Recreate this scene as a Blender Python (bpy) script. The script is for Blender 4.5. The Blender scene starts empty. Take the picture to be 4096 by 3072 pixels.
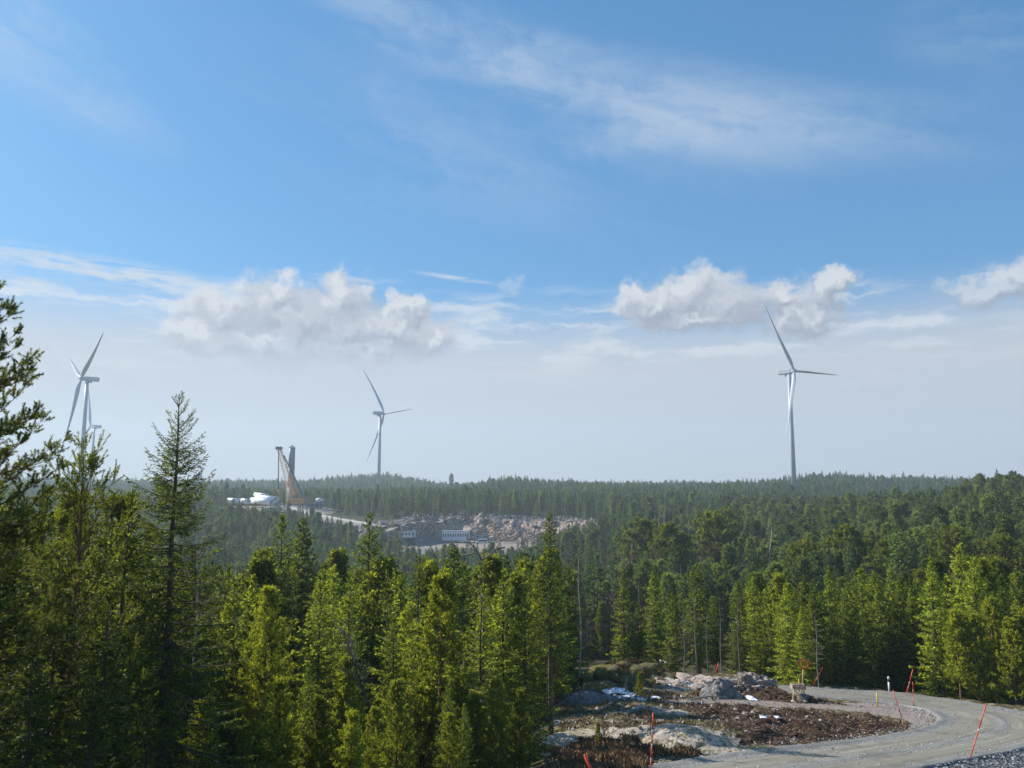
import bpy, bmesh, math, random
import numpy as np
from mathutils import Vector, Matrix, noise as mnoise
SC = bpy.context.scene
COL = SC.collection
PI = math.pi
R = math.radians
# ------------------------------------------------------------------ camera
F = 773.0; PITCH = R(7.2)
CP, SP = math.cos(PITCH), math.sin(PITCH)
cd = bpy.data.cameras.new('camera'); cam = bpy.data.objects.new('camera', cd); COL.objects.link(cam)
cd.sensor_width = 36; cd.lens = 36 * F / 1024; cd.clip_start = 0.1; cd.clip_end = 20000
cam.rotation_euler = (PI / 2 + PITCH, 0, 0); cam.location = (0, 0, 0); SC.camera = cam

# ------------------------------------------------------------------ light
SUN_AZ, SUN_EL = math.atan2(-0.86, 0.48), R(36)
sun_dir = Vector((math.sin(SUN_AZ) * math.cos(SUN_EL), math.cos(SUN_AZ) * math.cos(SUN_EL), math.sin(SUN_EL)))
sl = bpy.data.lights.new('sun', 'SUN'); sl.energy = 5.0; sl.angle = R(0.5); sl.color = (1.0, 0.93, 0.82)
so = bpy.data.objects.new('sun', sl); COL.objects.link(so); so.rotation_euler = sun_dir.to_track_quat('Z', 'Y').to_euler()
so.location = (0, 0, 60)
SC.view_settings.view_transform = 'Standard'; SC.view_settings.look = 'None'
SC.view_settings.exposure = 0.45; SC.view_settings.gamma = 1.0
SC.cycles.max_bounces = 5; SC.cycles.diffuse_bounces = 2; SC.cycles.glossy_bounces = 1; SC.cycles.transmission_bounces = 3
SC.cycles.volume_bounces = 1; SC.cycles.transparent_max_bounces = 6; SC.cycles.caustics_reflective = False; SC.cycles.caustics_refractive = False


class NT:
    def __init__(s, nt): s.nt = nt; s.n = nt.nodes; s.l = nt.links
    def new(s, t, **k):
        x = s.n.new(t)
        for a, b in k.items(): setattr(x, a, b)
        return x
    def put(s, sock, v):
        if isinstance(v, bpy.types.NodeSocket): s.l.new(v, sock)
        elif v is not None:
            if hasattr(sock.default_value, '__len__') and not hasattr(v, '__len__'): v = [v] * len(sock.default_value)
            if hasattr(sock.default_value, '__len__') and len(sock.default_value) == 4 and len(v) == 3: v = (*v, 1)
            sock.default_value = v
    def m(s, op, a, b=None, c=None, clamp=False):
        x = s.new('ShaderNodeMath', operation=op); x.use_clamp = clamp
        for i, v in enumerate((a, b, c)):
            if v is not None: s.put(x.inputs[i], v)
        return x.outputs[0]
    def v(s, op, a, b=None, c=None, out=0):
        x = s.new('ShaderNodeVectorMath', operation=op)
        for i, w in enumerate((a, b, c)):
            if w is not None: s.put(x.inputs[i], w)
        return x.outputs[out]
    def noise(s, vec, scale, detail=4, rough=0.5, out=0, dim='3D', dist=0.0):  # out: 0 value, 1 colour
        x = s.new('ShaderNodeTexNoise'); x.noise_dimensions = dim
        if vec is not None: s.put(x.inputs['Vector'], vec)
        x.inputs['Scale'].default_value = scale; x.inputs['Detail'].default_value = detail
        x.inputs['Roughness'].default_value = rough; x.inputs['Distortion'].default_value = dist
        return x.outputs[out]
    def ramp(s, fac, stops, interp='LINEAR'):
        x = s.new('ShaderNodeValToRGB'); s.put(x.inputs[0], fac); cr = x.color_ramp; cr.interpolation = interp
        while len(cr.elements) < len(stops): cr.elements.new(0.5)
        for e, (p, c) in zip(cr.elements, stops):
            e.position = p
            if not hasattr(c, '__len__'): c = (c, c, c)
            e.color = (*c, 1) if len(c) == 3 else c
        return x.outputs[0]
    def mix(s, fac, a, b, blend='MIX'):
        x = s.new('ShaderNodeMix', data_type='RGBA', blend_type=blend); s.put(x.inputs[0], fac)
        s.put(x.inputs[6], a); s.put(x.inputs[7], b); return x.outputs[2]
    def rng(s, val, a, b, c=0.0, d=1.0, interp='SMOOTHSTEP'):
        x = s.new('ShaderNodeMapRange', interpolation_type=interp); s.put(x.inputs[0], val)
        for i, w in enumerate((a, b, c, d)): s.put(x.inputs[i + 1], w)
        return x.outputs[0]


def raydir(px, py):
    cx = (px - 512) / F; cy = -(py - 384) / F
    return (cx, CP - cy * SP, SP + cy * CP)
def azel(px, py):
    d = raydir(px, py); h = math.hypot(d[0], d[1])
    return math.atan2(d[0], d[1]), math.atan2(d[2], h)
def uof(px, py=482.0):
    d = raydir(px, py); return d[0] / d[1]
def zof(py, D, px=512):
    d = raydir(px, py); return d[2] / d[1] * D
def at(px, py, D):
    d = raydir(px, py); return Vector((d[0] / d[1] * D, D, d[2] / d[1] * D))

# ------------------------------------------------------------------ sky with clouds
WS = 0.12
w = bpy.data.worlds.new('World'); SC.world = w; w.use_nodes = True
t = NT(w.node_tree); bg = t.n['Background']; bg.inputs[1].default_value = WS
sky = t.new('ShaderNodeTexSky', sky_type='NISHITA'); sky.sun_disc = False
sky.sun_elevation = SUN_EL; sky.sun_rotation = SUN_AZ; sky.altitude = 100; sky.air_density = 1.0; sky.dust_density = 0.7; sky.ozone_density = 2.0
tc = t.new('ShaderNodeTexCoord'); gen = tc.outputs['Generated']
sx = t.new('ShaderNodeSeparateXYZ'); t.l.new(gen, sx.inputs[0])
az = t.m('ARCTAN2', sx.outputs[0], sx.outputs[1]); el = t.m('ARCSINE', sx.outputs[2])
cxyz = t.new('ShaderNodeCombineXYZ'); t.l.new(az, cxyz.inputs[0]); t.l.new(el, cxyz.inputs[1]); P0 = cxyz.outputs[0]
# cumulus field: a group evaluated at two places, for sunlit tops
def blob_group(name, blobs, nscale, namp):
    g = bpy.data.node_groups.new(name, 'ShaderNodeTree')
    g.interface.new_socket('P', in_out='INPUT', socket_type='NodeSocketVector')
    g.interface.new_socket('F', in_out='OUTPUT', socket_type='NodeSocketFloat')
    q = NT(g); gi = g.nodes.new('NodeGroupInput'); go = g.nodes.new('NodeGroupOutput'); P = gi.outputs[0]
    Pw = P
    acc = None
    for (px, py, rx, ry) in blobs:
        a, e = azel(px, py); rx /= 860.0; ry /= 800.0
        s = q.v('MULTIPLY_ADD', Pw, (1 / rx, 1 / ry, 0), (-a / rx, -e / ry, 0))
        ln = q.v('LENGTH', s, out=1)
        if acc is None: acc = ln
        else:
            x = q.new('ShaderNodeMath', operation='SMOOTH_MIN'); q.l.new(acc, x.inputs[0]); q.l.new(ln, x.inputs[1]); x.inputs[2].default_value = 0.22; acc = x.outputs[0]
    acc = q.m('MINIMUM', acc, 2.5)
    n1 = q.noise(P, nscale, 5, 0.56, dim='2D')
    vo = q.new('ShaderNodeTexVoronoi', feature='F1'); vo.voronoi_dimensions = '2D'; q.l.new(P, vo.inputs['Vector']); vo.inputs['Scale'].default_value = nscale * 1.5
    f = q.m('ADD', acc, q.m('MULTIPLY', q.m('SUBTRACT', n1, 0.5), -namp))
    f = q.m('ADD', f, q.m('MULTIPLY', q.m('SUBTRACT', vo.outputs['Distance'], 0.4), 0.28))
    q.l.new(f, go.inputs[0]); return g
cum = blob_group('cumulus_field', [(192, 335, 34, 24), (222, 318, 34, 24), (262, 308, 30, 26), (283, 296, 24, 20), (300, 320, 46, 36), (342, 302, 34, 28),
    (350, 330, 50, 34), (408, 310, 24, 18), (400, 330, 50, 24), (430, 338, 30, 18), (350, 350, 60, 22), (270, 345, 90, 24), (372, 345, 40, 18),
    (655, 305, 40, 20), (690, 296, 48, 24), (728, 302, 44, 26), (700, 318, 80, 14), (790, 300, 28, 16), (826, 286, 24, 15), (800, 316, 40, 18), (843, 283, 10, 8),
    (1004, 288, 48, 14), (1030, 278, 40, 16), (612, 352, 24, 13), (600, 345, 16, 10), (508, 286, 18, 9), (872, 382, 26, 8), (105, 365, 36, 11), (85, 360, 24, 9)], 26.0, 0.80)
def field(P):
    g = t.new('ShaderNodeGroup'); g.node_tree = cum; t.l.new(P, g.inputs[0]); return g.outputs[0]
wx = t.m('SUBTRACT', t.noise(P0, 30, 3, 0.6, dim='2D'), 0.5); wy = t.m('SUBTRACT', t.noise(t.v('ADD', P0, (3.3, 7.7, 0)), 30, 3, 0.6, dim='2D'), 0.5)
wc = t.new('ShaderNodeCombineXYZ'); t.l.new(wx, wc.inputs[0]); t.l.new(wy, wc.inputs[1])
P1 = t.v('MULTIPLY_ADD', wc.outputs[0], (0.055, 0.05, 0), P0)
f0 = field(P1)
f1 = field(t.v('ADD', P1, (-0.007, 0.014, 0)))
dens = t.rng(f0, 1.42, 0.66)
for (bx_, by_, br_, bs_) in ((508, 286, 26, .72), (610, 350, 34, .62), (100, 362, 60, .35), (1015, 283, 60, .25)):
    a_, e_ = azel(bx_, by_); dd_ = t.v('DISTANCE', P0, (a_, e_, 0), out=1); dens = t.m('MULTIPLY', dens, t.rng(dd_, br_ / 860, br_ / 860 * 1.3, 1 - bs_, 1))
lit = t.m('ADD', 0.42, t.m('MULTIPLY', t.m('SUBTRACT', f1, f0), 1.05), clamp=True)
K = 1 / WS
cumcol = t.ramp(lit, [(0.0, (.39 * K, .42 * K, .50 * K)), (0.4, (.50 * K, .53 * K, .60 * K)), (0.75, (.63 * K, .655 * K, .71 * K)), (1.0, (.80 * K, .81 * K, .83 * K))])
# pale veil near the horizon
veil = t.rng(el, R(45), R(6), 0, 1, 'LINEAR')
veil2 = t.rng(el, R(14.5), R(8.0), 0, 1)
st = t.v('MULTIPLY', P0, (3.2, 22.0, 0))
bandn = t.noise(t.v('MULTIPLY_ADD', wc.outputs[0], (0.12, 0.35, 0), st), 2.1, 5, 0.55, dim='2D')
band = t.m('MULTIPLY', t.rng(bandn, 0.45, 0.68), t.m('MULTIPLY', t.rng(el, R(14.6), R(12.4)), t.rng(el, R(6.5), R(10))))
# streaky stratus low left and right
mp = t.new('ShaderNodeMapping'); t.l.new(P0, mp.inputs[0]); mp.inputs['Rotation'].default_value = (0, 0, R(14))
hin = t.m('ADD', t.m('MULTIPLY', t.noise(t.v('MULTIPLY_ADD', wc.outputs[0], (.25, .25, 0), t.v('MULTIPLY', mp.outputs[0], (2.6, 13.0, 0))), 1.0, 7, 0.62, dim='2D', dist=0.25), .86), t.m('MULTIPLY', t.m('ADD', wx, .5), .14))
lown = t.m('ADD', t.m('MULTIPLY', t.noise(t.v('MULTIPLY', P0, (12, 95, 0)), 1.0, 5, 0.6, dim='2D', dist=0.2), .8), t.m('MULTIPLY', t.m('ADD', wy, .5), .2))
def wisp(cx, cy, rx, ry, rot, amp, nsc, stretch, lo, hi):
    a, e = azel(cx, cy)
    mp = t.new('ShaderNodeMapping', vector_type='TEXTURE'); t.l.new(P0, mp.inputs[0]); mp.inputs['Location'].default_value = (a, e, 0)
    mp.inputs['Rotation'].default_value = (0, 0, R(rot)); mp.inputs['Scale'].default_value = (rx / 860, ry / 800, 1)
    ln = t.v('LENGTH', mp.outputs[0], out=1)
    n = lown if ry < 20 else hin
    fall = t.rng(ln, 1.0, 0.15)
    return t.m('MULTIPLY', t.m('MULTIPLY', t.rng(n, lo, hi), fall), amp)
ws_ = [wisp(620, 92, 520, 60, -15, .44, 2.2, .9, .22, .74), wisp(760, 125, 290, 52, -8, .24, 2.6, .7, .34, .68), wisp(660, 132, 190, 26, 3, .25, 2.2, .6, .35, .7), wisp(430, 25, 260, 44, -14, .36, 2.4, .8, .24, .7),
       wisp(60, 80, 150, 44, -20, .45, 2.3, .8, .22, .70), wisp(20, 20, 120, 30, -15, .5, 2.3, .8, .34, .68), wisp(500, 150, 430, 120, -8, .20, 1.6, .8, .38, .75),
       wisp(110, 272, 210, 17, -3, .95, 2.0, .42, .36, .58), wisp(25, 281, 60, 6, 0, .6, 2.0, .4, .3, .6), wisp(350, 279, 80, 5, -1, .55, 1.6, .4, .38, .62), wisp(455, 278, 62, 3.6, -7, .7, 1.2, .3, .25, .5),
       wisp(200, 305, 60, 4, 0, .4, 1.6, .4, .38, .62), wisp(570, 290, 80, 7, -4, .4, 2, .4, .42, .66), wisp(1000, 30, 130, 60, -12, .22, 2.2, .8, .38, .7), wisp(380, 90, 20, 30, 60, .15, 2, .7, .4, .7)]
cir = ws_[0]
for x in ws_[1:]: cir = t.m('ADD', cir, t.m('MULTIPLY', x, t.m('SUBTRACT', 1.0, cir)))
skyc = t.mix(1.0, sky.outputs[0], (.72, 1.05, 1.22), 'MULTIPLY')
hs = t.new('ShaderNodeHueSaturation'); hs.inputs['Saturation'].default_value = 1.2; hs.inputs['Value'].default_value = 1.0; t.l.new(skyc, hs.inputs['Color']); skyc = hs.outputs[0]
c = t.mix(t.m('ADD', .30, t.m('MULTIPLY', veil, 0.26)), skyc, (.19 * K, .43 * K, .76 * K))
c = t.mix(cir, c, (.66 * K, .74 * K, .84 * K))
c = t.mix(t.m('MULTIPLY', veil2, 0.92), c, (.66 * K, .675 * K, .715 * K))
c = t.mix(t.m('MULTIPLY', band, 0.75), c, (.82 * K, .845 * K, .88 * K))
c = t.mix(t.m('MULTIPLY', dens, t.rng(el, R(7.5), R(11.0), 0.15, 0.95)), c, cumcol)
c = t.mix(1.0, c, (.655, .665, .675), 'MULTIPLY')
t.l.new(c, bg.inputs[0])
w.cycles.sampling_method = 'MANUAL'; w.cycles.sample_map_resolution = 512

# ------------------------------------------------------------------ helpers
def mesh_from(name, verts, faces, mats=(), fmat=None, smooth=False, uv=None):
    """verts (N,3) array; faces: (M,k) array of equal size or list"""
    me = bpy.data.meshes.new(name)
    verts = np.asarray(verts, dtype=np.float32)
    if isinstance(faces, np.ndarray):
        k = faces.shape[1]; m = len(faces)
        me.vertices.add(len(verts)); me.vertices.foreach_set('co', verts.ravel())
        me.loops.add(m * k); me.loops.foreach_set('vertex_index', faces.astype(np.int32).ravel())
        me.polygons.add(m); me.polygons.foreach_set('loop_start', np.arange(0, m * k, k, dtype=np.int32))
        try: me.polygons.foreach_set('loop_total', np.full(m, k, dtype=np.int32))
        except Exception: pass
    else:
        me.from_pydata([tuple(v) for v in verts], [], [tuple(f) for f in faces])
    for m_ in mats: me.materials.append(m_)
    if fmat is not None: me.polygons.foreach_set('material_index', np.asarray(fmat, dtype=np.int32))
    me.polygons.foreach_set('use_smooth', np.full(len(me.polygons), bool(smooth)))
    me.update(calc_edges=True)
    return me
def link(name, me, parent=None, loc=None, rot=None, scl=None):
    o = bpy.data.objects.new(name, me); COL.objects.link(o)
    if parent is not None: o.parent = parent
    if loc is not None: o.location = loc
    if rot is not None: o.rotation_euler = rot
    if scl is not None: o.scale = scl
    return o
def tag(o, label=None, cat=None, group=None, kind=None):
    if label: o['label'] = label
    if cat: o['category'] = cat
    if group: o['group'] = group
    if kind: o['kind'] = kind
    return o
def thing(name, label, cat, loc=(0, 0, 0), rot=(0, 0, 0), group=None, scl=None):
    o = link(name, None, None, loc, rot, scl); o.empty_display_size = 0.3
    return tag(o, label, cat, group)

class MB:
    """collects shapes, builds ONE mesh"""
    def __init__(s): s.v = []; s.f = []
    def add(s, vs, fs):
        n = len(s.v); s.v += [tuple(v) for v in vs]; s.f += [tuple(i + n for i in f) for f in fs]; return s
    def box(s, c, d, M=None):
        vs = [Vector((sx * d[0] / 2, sy * d[1] / 2, sz * d[2] / 2)) for sz in (-1, 1) for sy in (-1, 1) for sx in (-1, 1)]
        if M is not None: vs = [M @ v for v in vs]
        return s.add([v + Vector(c) for v in vs], [(0, 2, 3, 1), (4, 5, 7, 6), (0, 1, 5, 4), (2, 6, 7, 3), (0, 4, 6, 2), (1, 3, 7, 5)])
    def tube(s, pts, rad, n=8, cap=True):
        pts = [Vector(p) for p in pts]
        if not hasattr(rad, '__len__'): rad = [rad] * len(pts)
        rings = []; base = len(s.v)
        for i, p in enumerate(pts):
            d = (pts[min(i + 1, len(pts) - 1)] - pts[max(i - 1, 0)]).normalized()
            ref = Vector((0, 0, 1)) if abs(d.z) < 0.95 else Vector((1, 0, 0))
            a = d.cross(ref).normalized(); b = d.cross(a)
            rings.append([p + (a * math.cos(2 * PI * k / n) + b * math.sin(2 * PI * k / n)) * rad[i] for k in range(n)])
        vs = [v for r in rings for v in r]; fs = []
        for i in range(len(pts) - 1):
            for k in range(n):
                fs.append((i * n + k, i * n + (k + 1) % n, (i + 1) * n + (k + 1) % n, (i + 1) * n + k))
        if cap: fs.append(tuple(range(n - 1, -1, -1))); fs.append(tuple((len(pts) - 1) * n + k for k in range(n)))
        return s.add(vs, fs)
    def build(s, name, mat, parent=None, smooth=False, **k):
        me = mesh_from(name, s.v, s.f, [mat], smooth=smooth); return link(name, me, parent, **k)

def unit(a): return a / np.maximum(np.linalg.norm(a, axis=-1, keepdims=True), 1e-9)
def hash2(ix, iy, seed):
    n = (ix.astype(np.int64) * 374761393 + iy.astype(np.int64) * 668265263 + seed * 974634777) & 0x7fffffff
    n = ((n ^ (n >> 13)) * 1274126177) & 0x7fffffff
    return ((n ^ (n >> 16)) & 0xffff) / 65535.0
def vnoise(x, y, seed=0):
    x = np.asarray(x, float); y = np.asarray(y, float)
    ix = np.floor(x); iy = np.floor(y); fx = x - ix; fy = y - iy
    fx = fx * fx * (3 - 2 * fx); fy = fy * fy * (3 - 2 * fy)
    a = hash2(ix, iy, seed); b = hash2(ix + 1, iy, seed); c_ = hash2(ix, iy + 1, seed); d = hash2(ix + 1, iy + 1, seed)
    return (a * (1 - fx) + b * fx) * (1 - fy) + (c_ * (1 - fx) + d * fx) * fy
def fbm(x, y, seed=0, o=4, g=0.5):
    s = 0; a = 1; t_ = 0
    for i in range(o):
        s = s + a * vnoise(x * 2 ** i + 17 * i, y * 2 ** i - 11 * i, seed + i); t_ += a; a *= g
    return s / t_ - 0.5

# ------------------------------------------------------------------ ground shape (camera at z = 0)
STN = [0, 5, 12, 20, 27, 34, 40, 47, 52, 60, 70, 90, 130, 200, 300, 400, 470, 520, 560, 600, 740, 900, 1300, 1800, 3000, 8000]
COLS = {
 -400: [-1.7, -2.4, -4.2, -6.5, -8.5, -9.5, -11, -12, -13, -14, -16, -20, -28, -36, -38, -34, -30, -28, -27, -26, -24, -22, -8, -30, -60, -60],
 0: [-1.7, -2.6, -5.6, -8.4, -9.8, -11, -12.5, -14, -15, -16, -18, -22, -30, -38, -40, -34, -30, -28, -26, -24, -22, -20, -6, -30, -60, -60],
 150: [-1.7, -2.6, -5.6, -8.8, -10.4, -12, -13.5, -15, -16, -17, -18.5, -22, -30, -38, -40, -34, -29, -27, -26, -24, -22, -22, -8, -30, -60, -60],
 215: [-1.7, -2.6, -5.6, -9.0, -10.8, -13, -14.5, -15.5, -16, -17, -18.5, -22, -30, -38, -40, -35, -28, -19.5, -18, -18.5, -24, -22, -9, -30, -60, -60],
 300: [-1.7, -2.6, -5.6, -9.0, -11, -13, -14.7, -15.5, -16, -17, -18.5, -21, -30, -38, -44, -37, -29, -20.5, -18.5, -18.5, -22, -22, -12, -30, -60, -60],
 345: [-1.7, -2.6, -5.6, -9.0, -11, -13, -14.7, -15.5, -16, -17, -18.5, -21, -30, -41, -47, -46, -29, -24, -22, -21, -22, -22, -5, -30, -60, -60],
 384: [-1.7, -2.6, -5.6, -9.0, -10.93, -12.93, -14.51, -15.39, -15.93, -17.0, -18.5, -21.0, -30.0, -41, -47, -46, -27, -22.89, -21.81, -21.37, -22.0, -22, -3, -30.0, -60.0, -60.0],
 415: [-1.7, -2.6, -5.6, -9.0, -10.87, -12.87, -14.36, -15.3, -15.87, -17.0, -18.5, -21.0, -30.0, -41, -47, -46, -25, -20, -21.66, -21.67, -22.0, -21, -11, -30.0, -60.0, -60.0],
 450: [-1.7, -2.6, -5.6, -9.0, -10.8, -12.8, -14.2, -15.2, -15.8, -17, -18.5, -21, -30, -41, -47, -46, -38, -21, -21.5, -22, -22, -22, -17, -30, -60, -60],
 510: [-1.7, -2.6, -5.49, -8.78, -10.39, -11.98, -13.22, -14.22, -14.82, -16.07, -17.68, -21.0, -29.45, -41, -47, -46, -32.0, -21.55, -21.77, -22.0, -22.0, -7.5, -14, -30.0, -60.0, -60.0],
 560: [-1.7, -2.6, -5.4, -8.6, -10.05, -11.3, -12.4, -13.4, -14.0, -15.3, -17.0, -21, -29, -35, -41, -38, -27, -22, -22, -22, -22, -11, -14, -30, -60, -60],
 620: [-1.7, -2.6, -5.4, -8.6, -10.05, -11.1, -12.0, -13.05, -13.55, -14.3, -17.0, -21, -29, -34, -36, -29, -24, -22, -21.5, -22, -20, -14, -18, -30, -60, -60],
 680: [-1.7, -2.6, -5.4, -8.6, -10.05, -11.1, -12.0, -13.05, -13.55, -14.3, -17.0, -21.46, -28.54, -32.15, -30.23, -26.69, -23.54, -22.46, -21.73, -22.0, -18.62, -17, -16, -30.0, -60.0, -60.0],
 750: [-1.7, -2.6, -5.4, -8.6, -10.05, -11.1, -12.0, -13.05, -13.55, -14.3, -17.0, -22, -28, -30, -27, -24, -23, -23, -22, -22, -17, -14, -18, -30, -60, -60],
 790: [-1.7, -2.6, -5.4, -8.6, -10.05, -11.1, -12.0, -13.05, -13.55, -14.63, -17.71, -22.0, -27.53, -28.59, -24.65, -23.53, -23.0, -23.0, -22.47, -22.0, -17.0, -9, -18, -30.0, -60.0, -60.0],
 835: [-1.7, -2.6, -5.4, -8.6, -10.05, -11.1, -12.0, -13.05, -13.55, -15.0, -18.5, -22, -27, -27, -20, -25, -25, -25, -25, -25, -17, -3.5, -18, -30, -60, -60],
 900: [-1.7, -2.6, -5.4, -8.6, -10.05, -11.1, -12.0, -13.05, -13.55, -15.0, -18.5, -21.5, -26, -22.5, -16.5, -22, -25, -25, -25, -25, -20, -7, -20, -30, -60, -60],
 1024: [-1.7, -2.6, -5.4, -8.6, -10.05, -11.1, -12.0, -13.05, -13.55, -15.0, -18, -20.5, -24, -18, -11, -15, -24, -24, -24, -24, -20, -11, -20, -30, -60, -60],
 1400: [-1.7, -2.6, -5.4, -8.6, -10.05, -11.1, -12.0, -13.05, -13.55, -15.0, -17, -18, -21, -17, -6, -9, -16, -17, -18, -18, -14, -10, -14, -30, -60, -60]}
CK = sorted(COLS); CU = np.array([uof(k) for k in CK]); CZ = np.array([COLS[k] for k in CK], float); ST = np.array(STN, float)
def base_h(x, y):
    x = np.asarray(x, float); y = np.asarray(y, float)
    D = np.clip(y, 0, 7999); u = np.clip(x / np.maximum(y, 3.0), CU[0], CU[-1])
    i = np.clip(np.searchsorted(CU, u) - 1, 0, len(CU) - 2); fu = (u - CU[i]) / (CU[i + 1] - CU[i])
    j = np.clip(np.searchsorted(ST, D, side='right') - 1, 0, len(ST) - 2); fd = (D - ST[j]) / (ST[j + 1] - ST[j])
    fu = fu * fu * (3 - 2 * fu)
    z = (CZ[i, j] * (1 - fu) + CZ[i + 1, j] * fu) * (1 - fd) + (CZ[i, j + 1] * (1 - fu) + CZ[i + 1, j + 1] * fu) * fd
    return z
def hit0(px, py):
    """ground point seen at a place of the view, before bumps"""
    d = raydir(px, py); u = d[0] / d[1]; s = d[2] / d[1]
    D = np.arange(6, 900, 0.05); g = base_h(u * D, D) - s * D
    k = np.nonzero(g >= 0)[0]
    Dk = D[k[0]] if len(k) else 900.0
    return (u * Dk, Dk)
def poly(pts): return np.array([hit0(*p) for p in pts])
def inside(P, x, y):
    x = np.asarray(x, float); y = np.asarray(y, float); r = np.zeros(x.shape, bool); n = len(P)
    for a in range(n):
        x1, y1 = P[a]; x2, y2 = P[(a + 1) % n]
        c_ = ((y1 > y) != (y2 > y)) & (x < (x2 - x1) * (y - y1) / (y2 - y1 + 1e-12) + x1); r ^= c_
    return r
def sdist(P, x, y, closed=True):
    x = np.asarray(x, float); y = np.asarray(y, float); d = np.full(x.shape, 1e9); n = len(P)
    for a in range(n if closed else n - 1):
        x1, y1 = P[a]; x2, y2 = P[(a + 1) % n]; dx, dy = x2 - x1, y2 - y1; L2 = dx * dx + dy * dy + 1e-12
        t_ = np.clip(((x - x1) * dx + (y - y1) * dy) / L2, 0, 1)
        d = np.minimum(d, np.hypot(x - x1 - t_ * dx, y - y1 - t_ * dy))
    return d
EDGES = [((690, 684.0), (690, 686.3)), ((730, 684.6), (732, 687.4)), ((772, 685.4), (775, 689.5)), ((800, 686.7), (804, 696.5)), ((835, 688.6), (832, 700.2)), ((875, 691.6), (862, 702.3)), ((915, 695.4), (888, 703.6)), ((948, 699.3), (908, 705.0)), ((985, 704.3), (924, 708.2)),
         ((1024, 709.6), (934, 713.0)), ((1065, 717), (938, 717.6)), ((1095, 727), (938, 721.2)), ((1095, 738), (935, 725)), ((1060, 746), (927, 729.2)), ((1015, 754), (911, 733)), ((975, 761.5), (884, 737.4)), ((936, 769), (850, 741)), ((890, 777), (810, 745.3)),
         ((840, 786), (770, 749.6)), ((780, 797), (725, 754.5)), ((720, 808), (680, 760.5)), ((650, 822), (635, 769)), ((540, 850), (540, 788))]
OUTER = [e[0] for e in EDGES]; INNER = [e[1] for e in EDGES]
ro, ri = poly(OUTER), poly(INNER)
def resample(P, n):
    q = np.linspace(0, len(P) - 1, n); s_ = np.arange(len(P)); k = np.stack([np.interp(q, s_, P[:, 0]), np.interp(q, s_, P[:, 1])], 1)
    for _ in range(60): k[1:-1] = (k[:-2] + 2 * k[1:-1] + k[2:]) / 4
    return k
ro, ri = resample(ro, 90), resample(ri, 90)
ROAD = np.vstack([ro, ri[::-1]])
PAD = poly([(655, 699.6), (700, 699), (730, 699.6), (760, 700.4), (800, 703.6), (849, 702.4), (880, 703.4), (905, 706), (928, 711.5), (935, 718), (934, 724), (920, 729), (908, 730), (912, 723), (904, 719), (865, 712.5), (840, 710), (800, 708), (750, 705), (700, 702.8), (655, 702.6)])
SOIL1 = poly([(738, 689), (752, 684), (768, 687), (785, 693), (800, 699.5), (830, 702.6), (854, 706.6), (800, 703), (765, 701), (745, 696)])
SOIL2 = poly([(655, 703), (700, 704), (750, 706.5), (787, 710.7), (817, 712.5), (861.5, 716.4), (904.9, 721.2), (913, 725), (900, 731), (849, 738.2), (787, 746.4), (745, 748), (720, 736), (700, 722), (670, 709)])
DARK = poly([(936, 770), (985, 758.5), (1024, 751.5), (1060, 747), (1110, 744), (1200, 800), (860, 820)])
CLEAR = poly([(520, 800), (545, 730), (560, 700), (575, 688), (585, 672), (605, 664), (660, 664), (710, 668), (745, 675), (772, 683), (855, 688), (948, 697), (1024, 706), (1200, 735), (1300, 900), (700, 900)])
def near_amp(x, y):
    """roughness of the ground: none under the road and pads"""
    r = np.where(inside(ROAD, x, y), 0, sdist(ROAD, x, y)); p = np.where(inside(PAD, x, y), 0, sdist(PAD, x, y))
    return np.clip(np.minimum(r / 1.2, p / 0.8), 0, 1)
QUARRY = np.array([(uof(a) * d, d) for a, d in [(350, 452), (384, 452), (403, 458), (458, 505), (474, 503), (512, 497), (548, 487), (600, 470), (590, 430), (500, 425), (380, 430)]])
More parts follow.
